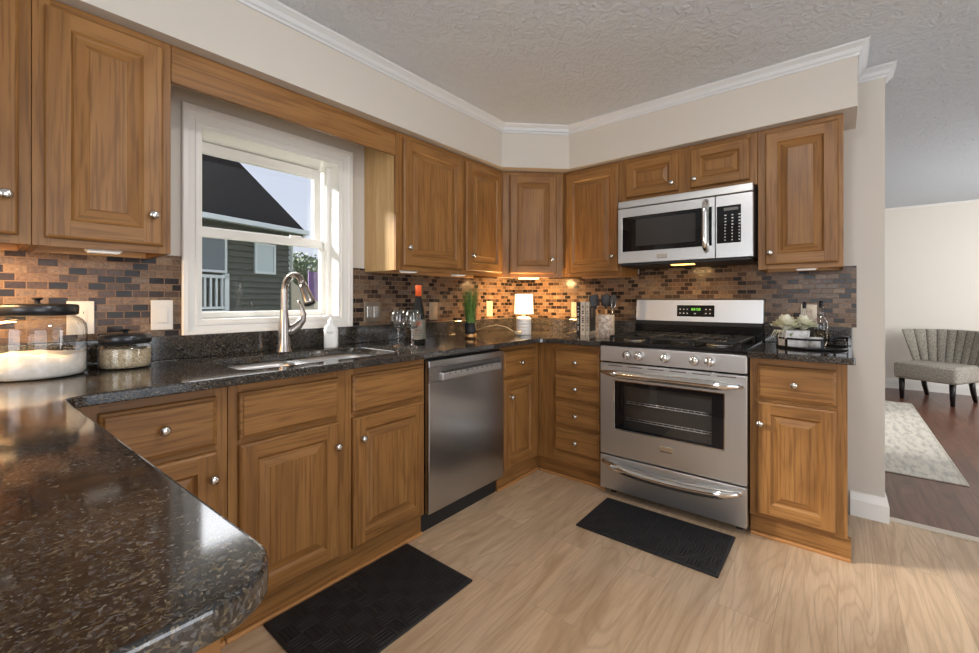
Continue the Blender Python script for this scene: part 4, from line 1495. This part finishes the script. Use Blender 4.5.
# ------------------------------------------------------------------ potted grass
pg = thing('potted_grass', 'tuft of tall green grass in a black pot with gold base', 'plant', (-0.990, -0.330, CT + 0.0005))
MB().lathe([(0.0, 0.004), (0.037, 0.004), (0.037, 0.100), (0.033, 0.100), (0.033, 0.090), (0, 0.090)], black_matte, seg=28).build('pot', pg)
MB().lathe([(0.0, 0.0), (0.0376, 0.0), (0.0378, 0.032), (0.0371, 0.032)], gold, seg=28).build('gold_band', pg)
b = MB()
rnd = random.Random(5)
for k in range(230):
    a_ = rnd.uniform(0, 2 * PI); rr_ = 0.031 * math.sqrt(rnd.random())
    lean = rnd.uniform(0.0, 0.075); h_ = rnd.uniform(0.14, 0.265)
    la = a_ + rnd.uniform(-0.8, 0.8)
    p0 = Vector((rr_ * math.cos(a_), rr_ * math.sin(a_), 0.088))
    w_ = Vector((-math.sin(la), math.cos(la), 0)) * 0.0022
    row = []
    for i in range(4):
        f = i / 3
        c_ = p0 + Vector((math.cos(la) * lean * f * f, math.sin(la) * lean * f * f, h_ * f))
        row.append((c_, w_ * (1 - 0.85 * f)))
    i_ = b.mi(grass_m)
    vs = [(b.bm.verts.new(c_ - q), b.bm.verts.new(c_ + q)) for c_, q in row]
    for u, v in zip(vs, vs[1:]):
        f_ = b.bm.faces.new((u[0], u[1], v[1], v[0])); f_.material_index = i_
o = b.build('grass_blades', pg)
o['kind'] = 'stuff'

# ------------------------------------------------------------------ table lamp
lx, ly = -0.520, -0.420
tl = thing('table_lamp', 'small lit table lamp with white shade and ribbed base in corner', 'lamp', (lx, ly, CT + 0.0005))
prof = [(0.0, 0.0), (0.050, 0.0)]
for k in range(5):
    z_ = 0.002 + k * 0.0235
    prof += [(0.0525, z_), (0.0530, z_ + 0.004), (0.0530, z_ + 0.018), (0.0525, z_ + 0.0215), (0.0485, z_ + 0.0225)]
prof += [(0.048, 0.1195), (0.044, 0.126), (0.016, 0.131), (0.013, 0.133), (0, 0.133)]
MB().lathe(prof, white_ceramic, seg=36).build('ceramic_base', tl)
MB().lathe([(0.012, 0.1335), (0.012, 0.150), (0.016, 0.151), (0.016, 0.178), (0, 0.179)], gold, seg=20).build('socket', tl)
MB().lathe([(0.0690, 0.148), (0.0630, 0.290), (0.0622, 0.290), (0.0682, 0.148)], shade_m, seg=40).build('lamp_shade', tl)
MB().lathe([(0, 0.1795), (0.012, 0.181), (0.022, 0.205), (0.018, 0.222), (0, 0.230)], plain('lit_bulb', (0.9, 0.85, 0.7), 0.4, emit=(1.0, 0.72, 0.38), estr=30.0), seg=20).build('bulb', tl)
lamp('table_lamp_bulb', 'POINT', (lx, ly, CT + 0.262), None, 9.0, (1.0, 0.60, 0.24), shadow_soft_size=0.02)
b = MB()
cpts = [(-0.052, -0.010, 0.012), (-0.085, -0.015, 0.012)]
for i in range(28):
    a_ = i * 0.75
    cpts.append((-0.105 + 0.020 * math.cos(a_), -0.02 + 0.020 * math.sin(a_), 0.010 + 0.022 * (0.5 + 0.5 * math.sin(i * 1.3))))
cpts += [(-0.125, 0.0, 0.030), (-0.145, 0.05, 0.060), (-0.165, 0.12, 0.072), (-0.17, 0.22, 0.055), (-0.16, 0.33, 0.020), (-0.10, 0.375, 0.008)]
b.tube(cpts, 0.0028, cream_cord, 7)
b.build('cord', tl)

# ------------------------------------------------------------------ books
def book(label, loc, rotz, thick, h, depth, cov, spine_ink):
    r = thing('book', label, 'book', loc, rotz, 'books standing by the utensil crock')
    b = MB()
    b.box(0, 0.003, 0, depth, 0, h, cov, 0.001, 1); b.box(thick - 0.003, thick, 0, depth, 0, h, cov, 0.001, 1); b.box(0.0005, thick - 0.0005, 0, 0.003, 0, h, cov, 0.001, 1)
    b.build('cover', r)
    MB().box(0.003, thick - 0.003, 0.003, depth - 0.005, 0.004, h - 0.004, book_page).build('pages', r)
    b = MB()
    z_ = 0.03
    rnd = random.Random(h)
    while z_ < h - 0.03:
        l_ = rnd.uniform(0.005, 0.012)
        b.box(thick * 0.32, thick * 0.68, -0.0006, 0.0, z_, z_ + l_, spine_ink)
        z_ += l_ + 0.004 + (0.012 if rnd.random() < 0.25 else 0)
    b.build('spine_lettering', r)
    return r


ba = math.radians(-80)
bk = book('thin black book with pale spine lettering, left of the white book', (-0.290, -0.715, CT + 0.0005), ba, 0.026, 0.232, 0.165, plain('black_book_cover', (0.008, 0.010, 0.014), 0.35), white_ink)
ca, sa = math.cos(ba), math.sin(ba)
bk2 = book('thick white book between the black book and the utensil crock', (-0.290 + 0.029 * ca, -0.715 + 0.029 * sa, CT + 0.0005), ba, 0.036, 0.235, 0.17, book_white, plain('dark_spine_ink', (0.03, 0.03, 0.03), 0.5))
bk3 = book('white book with a dark picture on its cover, touching the crock', (-0.290 + 0.068 * ca, -0.715 + 0.068 * sa, CT + 0.0005), ba, 0.022, 0.235, 0.18, book_white, book_grey)
b = MB()
b.box(0.0221, 0.0228, 0.020, 0.170, 0.025, 0.205, book_grey)
b.box(0.0226, 0.0232, 0.06, 0.10, 0.12, 0.19, plain('grey_figure', (0.22, 0.21, 0.2), 0.5), 0.0002, 1)
b.build('cover_picture', bk3)

# ------------------------------------------------------------------ utensil crock
kx, ky = -0.395, -0.978
MBc = MB()
MBc.lathe([(0.0, 0.0), (0.058, 0.0), (0.060, 0.003), (0.060, 0.148), (0.058, 0.152), (0.054, 0.150), (0.054, 0.008), (0, 0.008)], crock_m, seg=36)
tag(MBc.build('utensil_crock', None, (kx, ky, CT + 0.0005)), 'mottled stone crock full of cooking utensils left of the range', 'crock')


def utensil(name, label, ang, tilt_, wood_h, shape):
    r = thing(name, label, 'utensil', (kx + 0.020 * math.cos(ang), ky + 0.020 * math.sin(ang), CT + 0.0102), 0, 'utensils in the crock')
    M = TR((0, 0, 0), rz=ang) @ Matrix.Rotation(tilt_, 4, 'Y')
    hl = 0.19
    MB().tube([M @ Vector((0, 0, 0.002)), M @ Vector((0, 0, hl))], [0.006, 0.005], wood_h, 10).build('handle', r)
    b = MB()
    N = Matrix.Rotation(-ang + math.radians(-45), 4, 'Z')
    MM = M @ TR((0, 0, hl)) @ N
    if shape == 'turner':
        b.box(-0.032, 0.032, -0.002, 0.002, 0.010, 0.085, black_matte, 0.002, 1, M=MM)
        b.tube([MM @ Vector((0, 0, -0.01)), MM @ Vector((0, 0, 0.014))], [0.006, 0.008], black_matte, 8)
    elif shape == 'spoon':
        t = bmesh.new(); bmesh.ops.create_uvsphere(t, u_segments=16, v_segments=10, radius=1.0)
        bmesh.ops.scale(t, vec=(0.028, 0.007, 0.042), verts=t.verts); bmesh.ops.translate(t, vec=(0, 0, 0.045), verts=t.verts)
        b._take(t, black_matte, M=MM, smooth=True)
        b.tube([MM @ Vector((0, 0, -0.01)), MM @ Vector((0, 0, 0.014))], [0.006, 0.007], black_matte, 8)
    elif shape == 'tongs':
        for s_ in (-1, 1):
            b.tube([MM @ Vector((0, 0, -0.05)), MM @ Vector((s_ * 0.012, 0, 0.01)), MM @ Vector((s_ * 0.014, 0, 0.05))], [0.006, 0.006, 0.005], chrome, 8, flat=0.5)
    b.build('head', r)


utensil('spatula', 'black spatula with wooden handle at the left of the crock', math.radians(120), 0.20, wood_light, 'turner')
utensil('cooking_spoon', 'black cooking spoon with wooden handle in the middle of the crock', math.radians(215), 0.10, wood_light, 'spoon')
utensil('slotted_turner', 'black turner at the back of the utensil crock', math.radians(20), 0.15, wood_light, 'turner')
utensil('metal_tongs', 'shiny metal tongs at the right of the utensil crock', math.radians(-75), 0.16, chrome, 'tongs')
utensil('soup_ladle', 'black ladle at the right rear of the utensil crock', math.radians(-40), 0.15, black_matte, 'spoon')

# ------------------------------------------------------------------ tray with flowers and bottles
tx, ty = -0.280, -2.050
tr = thing('serving_tray', 'round black metal tray with open rail on the right counter', 'tray', (tx, ty, CT + 0.0005))
TRr = 0.150
MB().lathe([(0, 0.0), (TRr - 0.004, 0.0), (TRr, 0.004), (TRr, 0.012), (TRr - 0.004, 0.012), (TRr - 0.006, 0.005), (0, 0.005)], black_metal, seg=48).build('tray_base', tr)
b = MB()
b.lathe([(TRr - 0.004, 0.046), (TRr, 0.046), (TRr, 0.056), (TRr - 0.004, 0.056), (TRr - 0.004, 0.046)], black_metal, seg=48)
for k in range(6):
    a_ = math.radians(20 + 60 * k)
    b.box(-0.002, 0.002, -0.006, 0.006, 0.010, 0.048, black_metal, M=TR(((TRr - 0.002) * math.cos(a_), (TRr - 0.002) * math.sin(a_), 0), rz=a_))
b.build('rail', tr)
b = MB()
for s_ in (0, 1):
    a0 = math.radians(-135 + 180 * s_)
    c0 = Vector((TRr * math.cos(a0), TRr * math.sin(a0), 0)); tn = Vector((-math.sin(a0), math.cos(a0), 0)); ou = Vector((math.cos(a0), math.sin(a0), 0))
    b.tube([c0 - tn * 0.05 + Vector((0, 0, 0.05)), c0 - tn * 0.045 + ou * 0.012 + Vector((0, 0, 0.07)), c0 + tn * 0.045 + ou * 0.012 + Vector((0, 0, 0.07)), c0 + tn * 0.05 + Vector((0, 0, 0.05))], 0.005, black_metal, 8)
b.build('handle', tr)
# planter with cream roses
px_, py_ = tx - 0.055, ty + 0.070
fl = thing('flower_planter', 'whitewashed planter box of cream roses on the black tray', 'flowers', (px_, py_, CT + 0.0062), math.radians(-52))
b = MB()
t = bmesh.new()
rings = []
for hw, hd_, z in ((0.055, 0.036, 0.0), (0.062, 0.042, 0.085), (0.057, 0.037, 0.085), (0.054, 0.034, 0.070)):
    rings.append([t.verts.new((qx, qy, z)) for qx, qy in rrect(-hw, hw, -hd_, hd_, 0.012, 4)])
for a, c in zip(rings, rings[1:]):
    for i in range(len(a)):
        t.faces.new((a[i], a[(i + 1) % len(a)], c[(i + 1) % len(a)], c[i]))
t.faces.new(rings[0][::-1]); t.faces.new(rings[-1])
bmesh.ops.recalc_face_normals(t, faces=t.faces)
b._take(t, planter_m)
b.build('planter_box', fl)


def rose(c, R_, seed):
    rnd = random.Random(seed)
    b = MB()
    for ring_, (n_, rad, lift, open_) in enumerate(((3, 0.22, 0.92, 0.15), (5, 0.42, 0.80, 0.45), (6, 0.64, 0.60, 0.85), (7, 0.84, 0.36, 1.2), (8, 1.0, 0.10, 1.55))):
        for k in range(n_):
            a_ = 2 * PI * (k + rnd.random() * 0.4) / n_ + ring_ * 0.6
            wdt = 2.4 * PI / n_ * 0.62
            op = open_ + rnd.uniform(-0.12, 0.12)
            def fn(u, v, a_=a_, wdt=wdt, rad=rad, op=op, lift=lift):
                th = a_ + (u - 0.5) * 2 * wdt * (0.45 + 0.75 * v - 0.35 * v * v)
                rr = R_ * (0.18 + rad * (v ** 1.1) * (0.62 + 0.38 * math.sin(min(op, 1.5)))) * (1 - 0.10 * abs(u - 0.5) * 2)
                z = R_ * (1.25 * v * (1 - 0.30 * op * v) * (0.70 + 0.45 * lift) - 0.20 * (abs(u - 0.5) * 2) ** 2 * v) + 0.015 * R_ * math.sin(9 * u + k)
                return (c[0] + rr * math.cos(th), c[1] + rr * math.sin(th), c[2] + z)
            b.grid(fn, 6, 6, rose_m)
    return b.build('rose', fl)


rose((-0.042, -0.002, 0.088), 0.060, 1)
rose((0.045, -0.010, 0.090), 0.056, 2)
rose((0.005, 0.030, 0.086), 0.048, 3)
b = MB()
rnd = random.Random(8)
for k in range(16):
    a_ = rnd.uniform(0, 2 * PI); L_ = rnd.uniform(0.045, 0.075)
    c0 = Vector((0.02 * math.cos(a_), 0.012 * math.sin(a_), 0.072))
    dv = Vector((math.cos(a_), math.sin(a_), 0)); tn = Vector((-math.sin(a_), math.cos(a_), 0))
    b.grid(lambda u, v, c0=c0, dv=dv, tn=tn, L_=L_: c0 + dv * L_ * v + tn * (u - 0.5) * 0.022 * math.sin(PI * min(0.98, v + 0.05)) + Vector((0, 0, 0.03 * v - 0.045 * v * v)), 2, 5, stem_green)
b.build('leaves', fl)
b = MB()
for k in range(6):
    a_ = math.radians(150 + 16 * k)
    b.tube([(-0.04, 0, 0.085), (-0.04 + 0.05 * math.cos(a_), 0.04 * math.sin(a_), 0.085), (-0.04 + 0.065 * math.cos(a_), 0.05 * math.sin(a_), 0.055 - 0.006 * (k % 3))], [0.0016, 0.0014, 0.0008], rose_m, 6)
b.build('trailing_sprigs', fl)


def bottle(label, x_, y_, h_, r_, fill):
    r = thing('glass_bottle', label, 'bottle', (x_, y_, CT + 0.0062), 0, 'clear glass bottles on the tray')
    MB().lathe([(0, 0), (r_, 0), (r_, h_ * 0.55), (r_ * 0.85, h_ * 0.66), (r_ * 0.4, h_ * 0.76), (r_ * 0.34, h_ * 0.93), (r_ * 0.42, h_ * 0.94), (r_ * 0.42, h_)], thin_clear, seg=28).build('bottle_body', r)
    MB().lathe([(0, 0.003), (r_ - 0.003, 0.003), (r_ - 0.003, h_ * fill), (0, h_ * fill)], amber_wax if fill > 0.3 else clear_glass, seg=28).build('liquid', r)
    MB().lathe([(r_ * 0.30, h_ * 0.98), (r_ * 0.30, h_ + 0.012), (r_ * 0.36, h_ + 0.02), (r_ * 0.2, h_ + 0.03), (0, h_ + 0.031)], black_metal, seg=16).build('stopper', r)
    return r


bottle('clear stoppered glass bottle behind the roses, left of the pair', tx + 0.075, ty + 0.030, 0.200, 0.028, 0.0 + 0.45)
bottle('clear stoppered glass bottle behind the roses, right of the pair', tx + 0.080, ty - 0.040, 0.205, 0.030, 0.42)
cg = MB()
cg.lathe([(0, 0.0), (0.030, 0.0), (0.030, 0.052), (0.027, 0.054), (0.027, 0.045), (0, 0.045)], planter_m, seg=28)
tag(cg.build('white_candle_cup', None, (tx - 0.070, ty - 0.022, CT + 0.0062)), 'small white candle cup on the tray right of the planter', 'cup')

# ------------------------------------------------------------------ floor mats and rug
def floor_mat_obj(label, x0, x1, y0, y1, grp):
    w_, l_ = x1 - x0, y1 - y0
    r = thing('floor_mat', label, 'mat', (x0, y0, 0.0008), 0, grp)
    MB().box(0.012, w_ - 0.012, 0.012, l_ - 0.012, 0.0, 0.010, matting, 0.002, 1).build('ribbed_field', r)
    b = MB()
    b.box(0, w_, 0, 0.014, 0, 0.009, black_matte, 0.003); b.box(0, w_, l_ - 0.014, l_, 0, 0.009, black_matte, 0.003)
    b.box(0, 0.014, 0.012, l_ - 0.012, 0, 0.009, black_matte, 0.003); b.box(w_ - 0.014, w_, 0.012, l_ - 0.012, 0, 0.009, black_matte, 0.003)
    if w_ > l_:
        b.box(w_ * 0.48, w_ * 0.48 + 0.008, 0.012, l_ - 0.012, 0.002, 0.0112, black_matte)
    else:
        b.box(0.012, w_ - 0.012, l_ * 0.52, l_ * 0.52 + 0.008, 0.002, 0.0112, black_matte)
    b.build('border', r)
    return r


floor_mat_obj('black ribbed floor mat in front of the sink cabinet', -2.372, -1.720, -0.998, -0.582, 'black kitchen floor mats')
floor_mat_obj('black ribbed floor mat in front of the range', -1.060, -0.672, -1.775, -1.118, 'black kitchen floor mats')
rug = MB().box(0.90, 3.62, -2.79, -1.2, 0.0005, 0.009, rug_m, 0.003)
rug.box(0.91, 3.61, -2.783, -2.775, 0.008, 0.0098, plain('rug_binding', (0.5, 0.46, 0.38), 0.9))
tag(rug.build('area_rug'), 'faded cream and grey area rug on the dark wood floor beyond the doorway', 'rug')

# ------------------------------------------------------------------ slipper chair
sc = thing('slipper_chair', 'grey tweed slipper chair with channelled back and dark legs', 'chair', (4.08, -3.05, 0), math.radians(-120))
# local: front is -y, x to the sitter's left
b = MB()
t = bmesh.new()
bmesh.ops.create_cube(t, size=1)
bmesh.ops.scale(t, vec=(0.56, 0.56, 0.19), verts=t.verts)
bmesh.ops.bevel(t, geom=t.edges[:], offset=0.035, segments=4, affect='EDGES', profile=0.5)
bmesh.ops.translate(t, vec=(0, -0.02, 0.335), verts=t.verts)
b._take(t, chair_m, smooth=True)
for z_ in (0.405,):
    b.tube([(-0.265, -0.294, z_), (0.265, -0.294, z_)], 0.006, chair_m, 8)
    b.tube([(-0.274, -0.28, z_), (-0.274, 0.23, z_)], 0.006, chair_m, 8); b.tube([(0.274, -0.28, z_), (0.274, 0.23, z_)], 0.006, chair_m, 8)
b.build('seat', sc)
b = MB()
nch = 9


def back_pt(u, v, off):
    wv = 0.285 + 0.105 * v
    x_ = (u - 0.5) * 2 * wv
    y_ = 0.255 + 0.10 * v - 0.20 * ((u - 0.5) * 2) ** 2 * (0.25 + 0.75 * v)
    ch = abs(math.sin(PI * nch * u))
    y_ -= off * (0.045 + 0.016 * ch ** 0.6)
    z_ = 0.36 + 0.44 * v + 0.010 * (1 - ((u - 0.5) * 2) ** 2) * v
    return (x_, y_, z_)


t = bmesh.new()
NU, NV = 90, 12
F = [[t.verts.new(back_pt(i / NU, j / NV, 1)) for j in range(NV + 1)] for i in range(NU + 1)]
Bk = [[t.verts.new(Vector(back_pt(i / NU, j / NV, 0)) + Vector((0, 0.03, 0))) for j in range(NV + 1)] for i in range(NU + 1)]
for i in range(NU):
    for j in range(NV):
        t.faces.new((F[i][j], F[i + 1][j], F[i + 1][j + 1], F[i][j + 1])); t.faces.new((Bk[i][j], Bk[i][j + 1], Bk[i + 1][j + 1], Bk[i + 1][j]))
    t.faces.new((F[i][NV], F[i + 1][NV], Bk[i + 1][NV], Bk[i][NV])); t.faces.new((F[i][0], Bk[i][0], Bk[i + 1][0], F[i + 1][0]))
for j in range(NV):
    t.faces.new((F[0][j], F[0][j + 1], Bk[0][j + 1], Bk[0][j])); t.faces.new((F[NU][j], Bk[NU][j], Bk[NU][j + 1], F[NU][j + 1]))
bmesh.ops.recalc_face_normals(t, faces=t.faces)
b._take(t, chair_m, smooth=True)
bo = b.build('backrest', sc)
b = MB()
for k in range(1, nch):
    u = k / nch
    b.tube([Vector(back_pt(u, v_ / 8, 1)) + Vector((0, -0.001, 0)) for v_ in range(9)], 0.003, seam_m, 6)
b.build('channel_seams', bo)
for lx_, ly_, sx_, sy_ in ((-0.22, -0.24, 0, 0), (0.22, -0.24, 0, 0), (-0.21, 0.17, 0, 0.09), (0.21, 0.17, 0, 0.09)):
    MB().tube([(lx_ + sx_, ly_ + sy_, 0.0005), (lx_ + sx_ * 0.4, ly_ + sy_ * 0.4, 0.12), (lx_, ly_, 0.245)], [0.020, 0.026, 0.030], dark_leg, 4).build('leg', sc)

# ------------------------------------------------------------------ outside: the neighbour's house, fence, trees
struct('ground', MB().box(-30, 40, 0.9, 60, -0.75, -0.7, lawn_m))
hs = thing('neighbor_house', 'sage green sided house with dark shingle roof outside the window', 'house', (0, 8.0, 0), math.radians(14))
hr = 2.152
b = MB()
nb = 26
for k in range(nb):
    z0 = -0.7 + k * 0.135
    t = bmesh.new()
    vs = [t.verts.new(p) for p in ((-9, 0.02, z0 + 0.14), (-9, -0.035, z0), (-9, 0.02, z0), (hr, 0.02, z0 + 0.14), (hr, -0.035, z0), (hr, 0.02, z0))]
    t.faces.new((vs[0], vs[1], vs[4], vs[3])); t.faces.new((vs[1], vs[2], vs[5], vs[4])); t.faces.new((vs[3], vs[4], vs[5])); t.faces.new((vs[0], vs[2], vs[1]))
    bmesh.ops.recalc_face_normals(t, faces=t.faces)
    b._take(t, siding_m)
b.box(-9, hr, 0.02, 7.0, -0.7, 2.75, siding_m)
b.build('siding_wall', hs)
MB().box(hr - 0.07, hr + 0.02, -0.025, 0.03, -0.7, 2.8, grey_house_trim).build('corner_board', hs)
b = MB()
t = bmesh.new()
ez, ry, rz_ = 2.90, 3.8, 6.35
for dz_ in (0,):
    pts_ = [(-9.2, -0.42, ez), (hr + 0.06, -0.42, ez), (hr + 0.06, ry, rz_), (-9.2, ry, rz_), (-9.2, 8.0, ez), (hr + 0.06, 8.0, ez)]
    v_ = [t.verts.new(p) for p in pts_]
    t.faces.new((v_[0], v_[1], v_[2], v_[3])); t.faces.new((v_[3], v_[2], v_[5], v_[4]))
bmesh.ops.solidify(t, geom=t.faces[:], thickness=0.10)
bmesh.ops.recalc_face_normals(t, faces=t.faces)
b._take(t, roof_m)
b.build('roof', hs)
b = MB()
b.box(-9.2, hr + 0.12, -0.53, -0.42, 2.78, 2.89, grey_house_trim, 0.01, 2)
b.tube([(hr + 0.06, -0.46, 2.82), (hr + 0.04, -0.30, 2.62), (hr - 0.02, -0.05, 2.55), (hr - 0.02, -0.05, -0.7)], 0.035, grey_house_trim, 8)
b.build('gutter', hs)
MB().box(-9.1, hr + 0.08, -0.42, 0.0, 2.76, 2.80, siding_m).build('eave_soffit', hs)


def hwin(x0, x1, z0, z1):
    f = MB()
    for q in ((x0 - 0.05, x1 + 0.05, z0 - 0.05, z0), (x0 - 0.05, x1 + 0.05, z1, z1 + 0.05), (x0 - 0.05, x0, z0, z1), (x1, x1 + 0.05, z0, z1)):
        f.box(q[0], q[1], -0.075, -0.02, q[2], q[3], grey_house_trim)
    f.box(x0, x1, -0.050, -0.040, z0, z1, plain('drawn_white_blind', (0.44, 0.52, 0.54), 0.5) if x0 > 0.7 else MATS.get('dusky_glass') or plain('dusky_glass', (0.10, 0.13, 0.14), 0.03))
    o_ = f.build('window', hs)
    MB().box(x0, x1, -0.062, -0.058, z0, z1, pane_glass).build('pane', o_)


hwin(-0.50, 0.428, 1.80, 2.58)
hwin(1.18, 1.62, 1.83, 2.44)
dk = thing('deck_railing', 'white painted deck railing at the left of the neighbor house', 'railing', (0, 7.72, 0), math.radians(14))
b = MB()
b.box(-2.5, 0.43, -0.05, 0.05, 1.62, 1.68, grey_house_trim); b.box(-2.5, 0.43, -0.03, 0.03, 0.98, 1.03, grey_house_trim)
b.build('rail', dk)
for k in range(14):
    xx = 0.30 - k * 0.115
    MB().box(xx - 0.02, xx + 0.02, -0.02, 0.02, 1.03, 1.62, grey_house_trim).build('baluster', dk)
MB().box(0.34, 0.43, -0.05, 0.05, -0.7, 1.72, grey_house_trim).build('post', dk)
MB().box(-2.5, 0.43, -0.05, 0.06, 0.72, 0.95, grey_house_trim).build('fascia_board', dk)
fc = thing('board_fence', 'brown board fence behind the yard right of the neighbor house', 'fence', (0, 13.0, -0.7))
b = MB()
for k in range(34):
    b.box(2.4 + k * 0.15, 2.4 + k * 0.15 + 0.143, -0.01, 0.012, 0.0, 2.35, fence_m)
b.box(2.4, 7.5, 0.012, 0.05, 0.5, 0.6, fence_m); b.box(2.4, 7.5, 0.012, 0.05, 1.9, 2.0, fence_m)
b.build('boards', fc)


def tree(label, x_, y_, h_, cr):
    r = thing('leafy_tree', label, 'tree', (x_, y_, -0.7), 0, 'trees beyond the fence')
    MB().tube([(0, 0, 0), (0.05, 0, h_ * 0.35), (0.0, 0.05, h_ * 0.7)], [0.14, 0.10, 0.05], fence_m, 8).build('trunk', r)
    b = MB()
    rnd = random.Random(x_)
    i_ = b.mi(leaf_m)
    for k in range(1500):
        v = Vector((rnd.gauss(0, 1), rnd.gauss(0, 1), rnd.gauss(0, 1))).normalized() * cr * (rnd.random() ** 0.35)
        c_ = Vector((v.x, v.y, h_ * 0.62 + v.z * 0.9))
        a_ = Vector((rnd.uniform(-1, 1), rnd.uniform(-1, 1), rnd.uniform(-1, 1))).normalized()
        bb = a_.orthogonal().normalized()
        s_ = 0.11
        f_ = b.bm.faces.new([b.bm.verts.new(c_ + a_ * s_), b.bm.verts.new(c_ + bb * s_ * 0.5), b.bm.verts.new(c_ - a_ * s_), b.bm.verts.new(c_ - bb * s_ * 0.5)])
        f_.material_index = i_
    b.build('crown', r)


tree('green leafy tree beyond the fence, beside the neighbor house corner', 5.3, 14.6, 4.5, 1.15)
tree('green leafy tree beyond the fence, nearer the right window edge', 7.3, 16.8, 4.6, 1.3)
pb_ = MB().box(-0.16, 0.16, -0.01, 0.01, 1.2, 2.85, purple_m).tube([(-0.17, 0, 0), (-0.17, 0, 2.9)], 0.02, purple_m, 8)
tag(pb_.build('purple_banner', None, (4.55, 12.0, -0.7)), 'purple upright banner in front of the brown fence', 'banner')
sl = MB()
t = bmesh.new()
vs = [t.verts.new(p) for p in ((0, 0, 0), (1.7, 0, 0), (1.7, 0, 0.15), (0, 0, 1.45), (0, 0.08, 0), (1.7, 0.08, 0), (1.7, 0.08, 0.15), (0, 0.08, 1.45))]
for q in ((0, 1, 2, 3), (7, 6, 5, 4), (0, 4, 5, 1), (1, 5, 6, 2), (2, 6, 7, 3), (3, 7, 4, 0)):
    t.faces.new([vs[i] for i in q])
sl._take(t, tan_m)
tag(sl.build('stair_wall', None, (2.02, 8.35, 0.2)), 'tan sloping stair wall beside the neighbor house corner', 'wall')
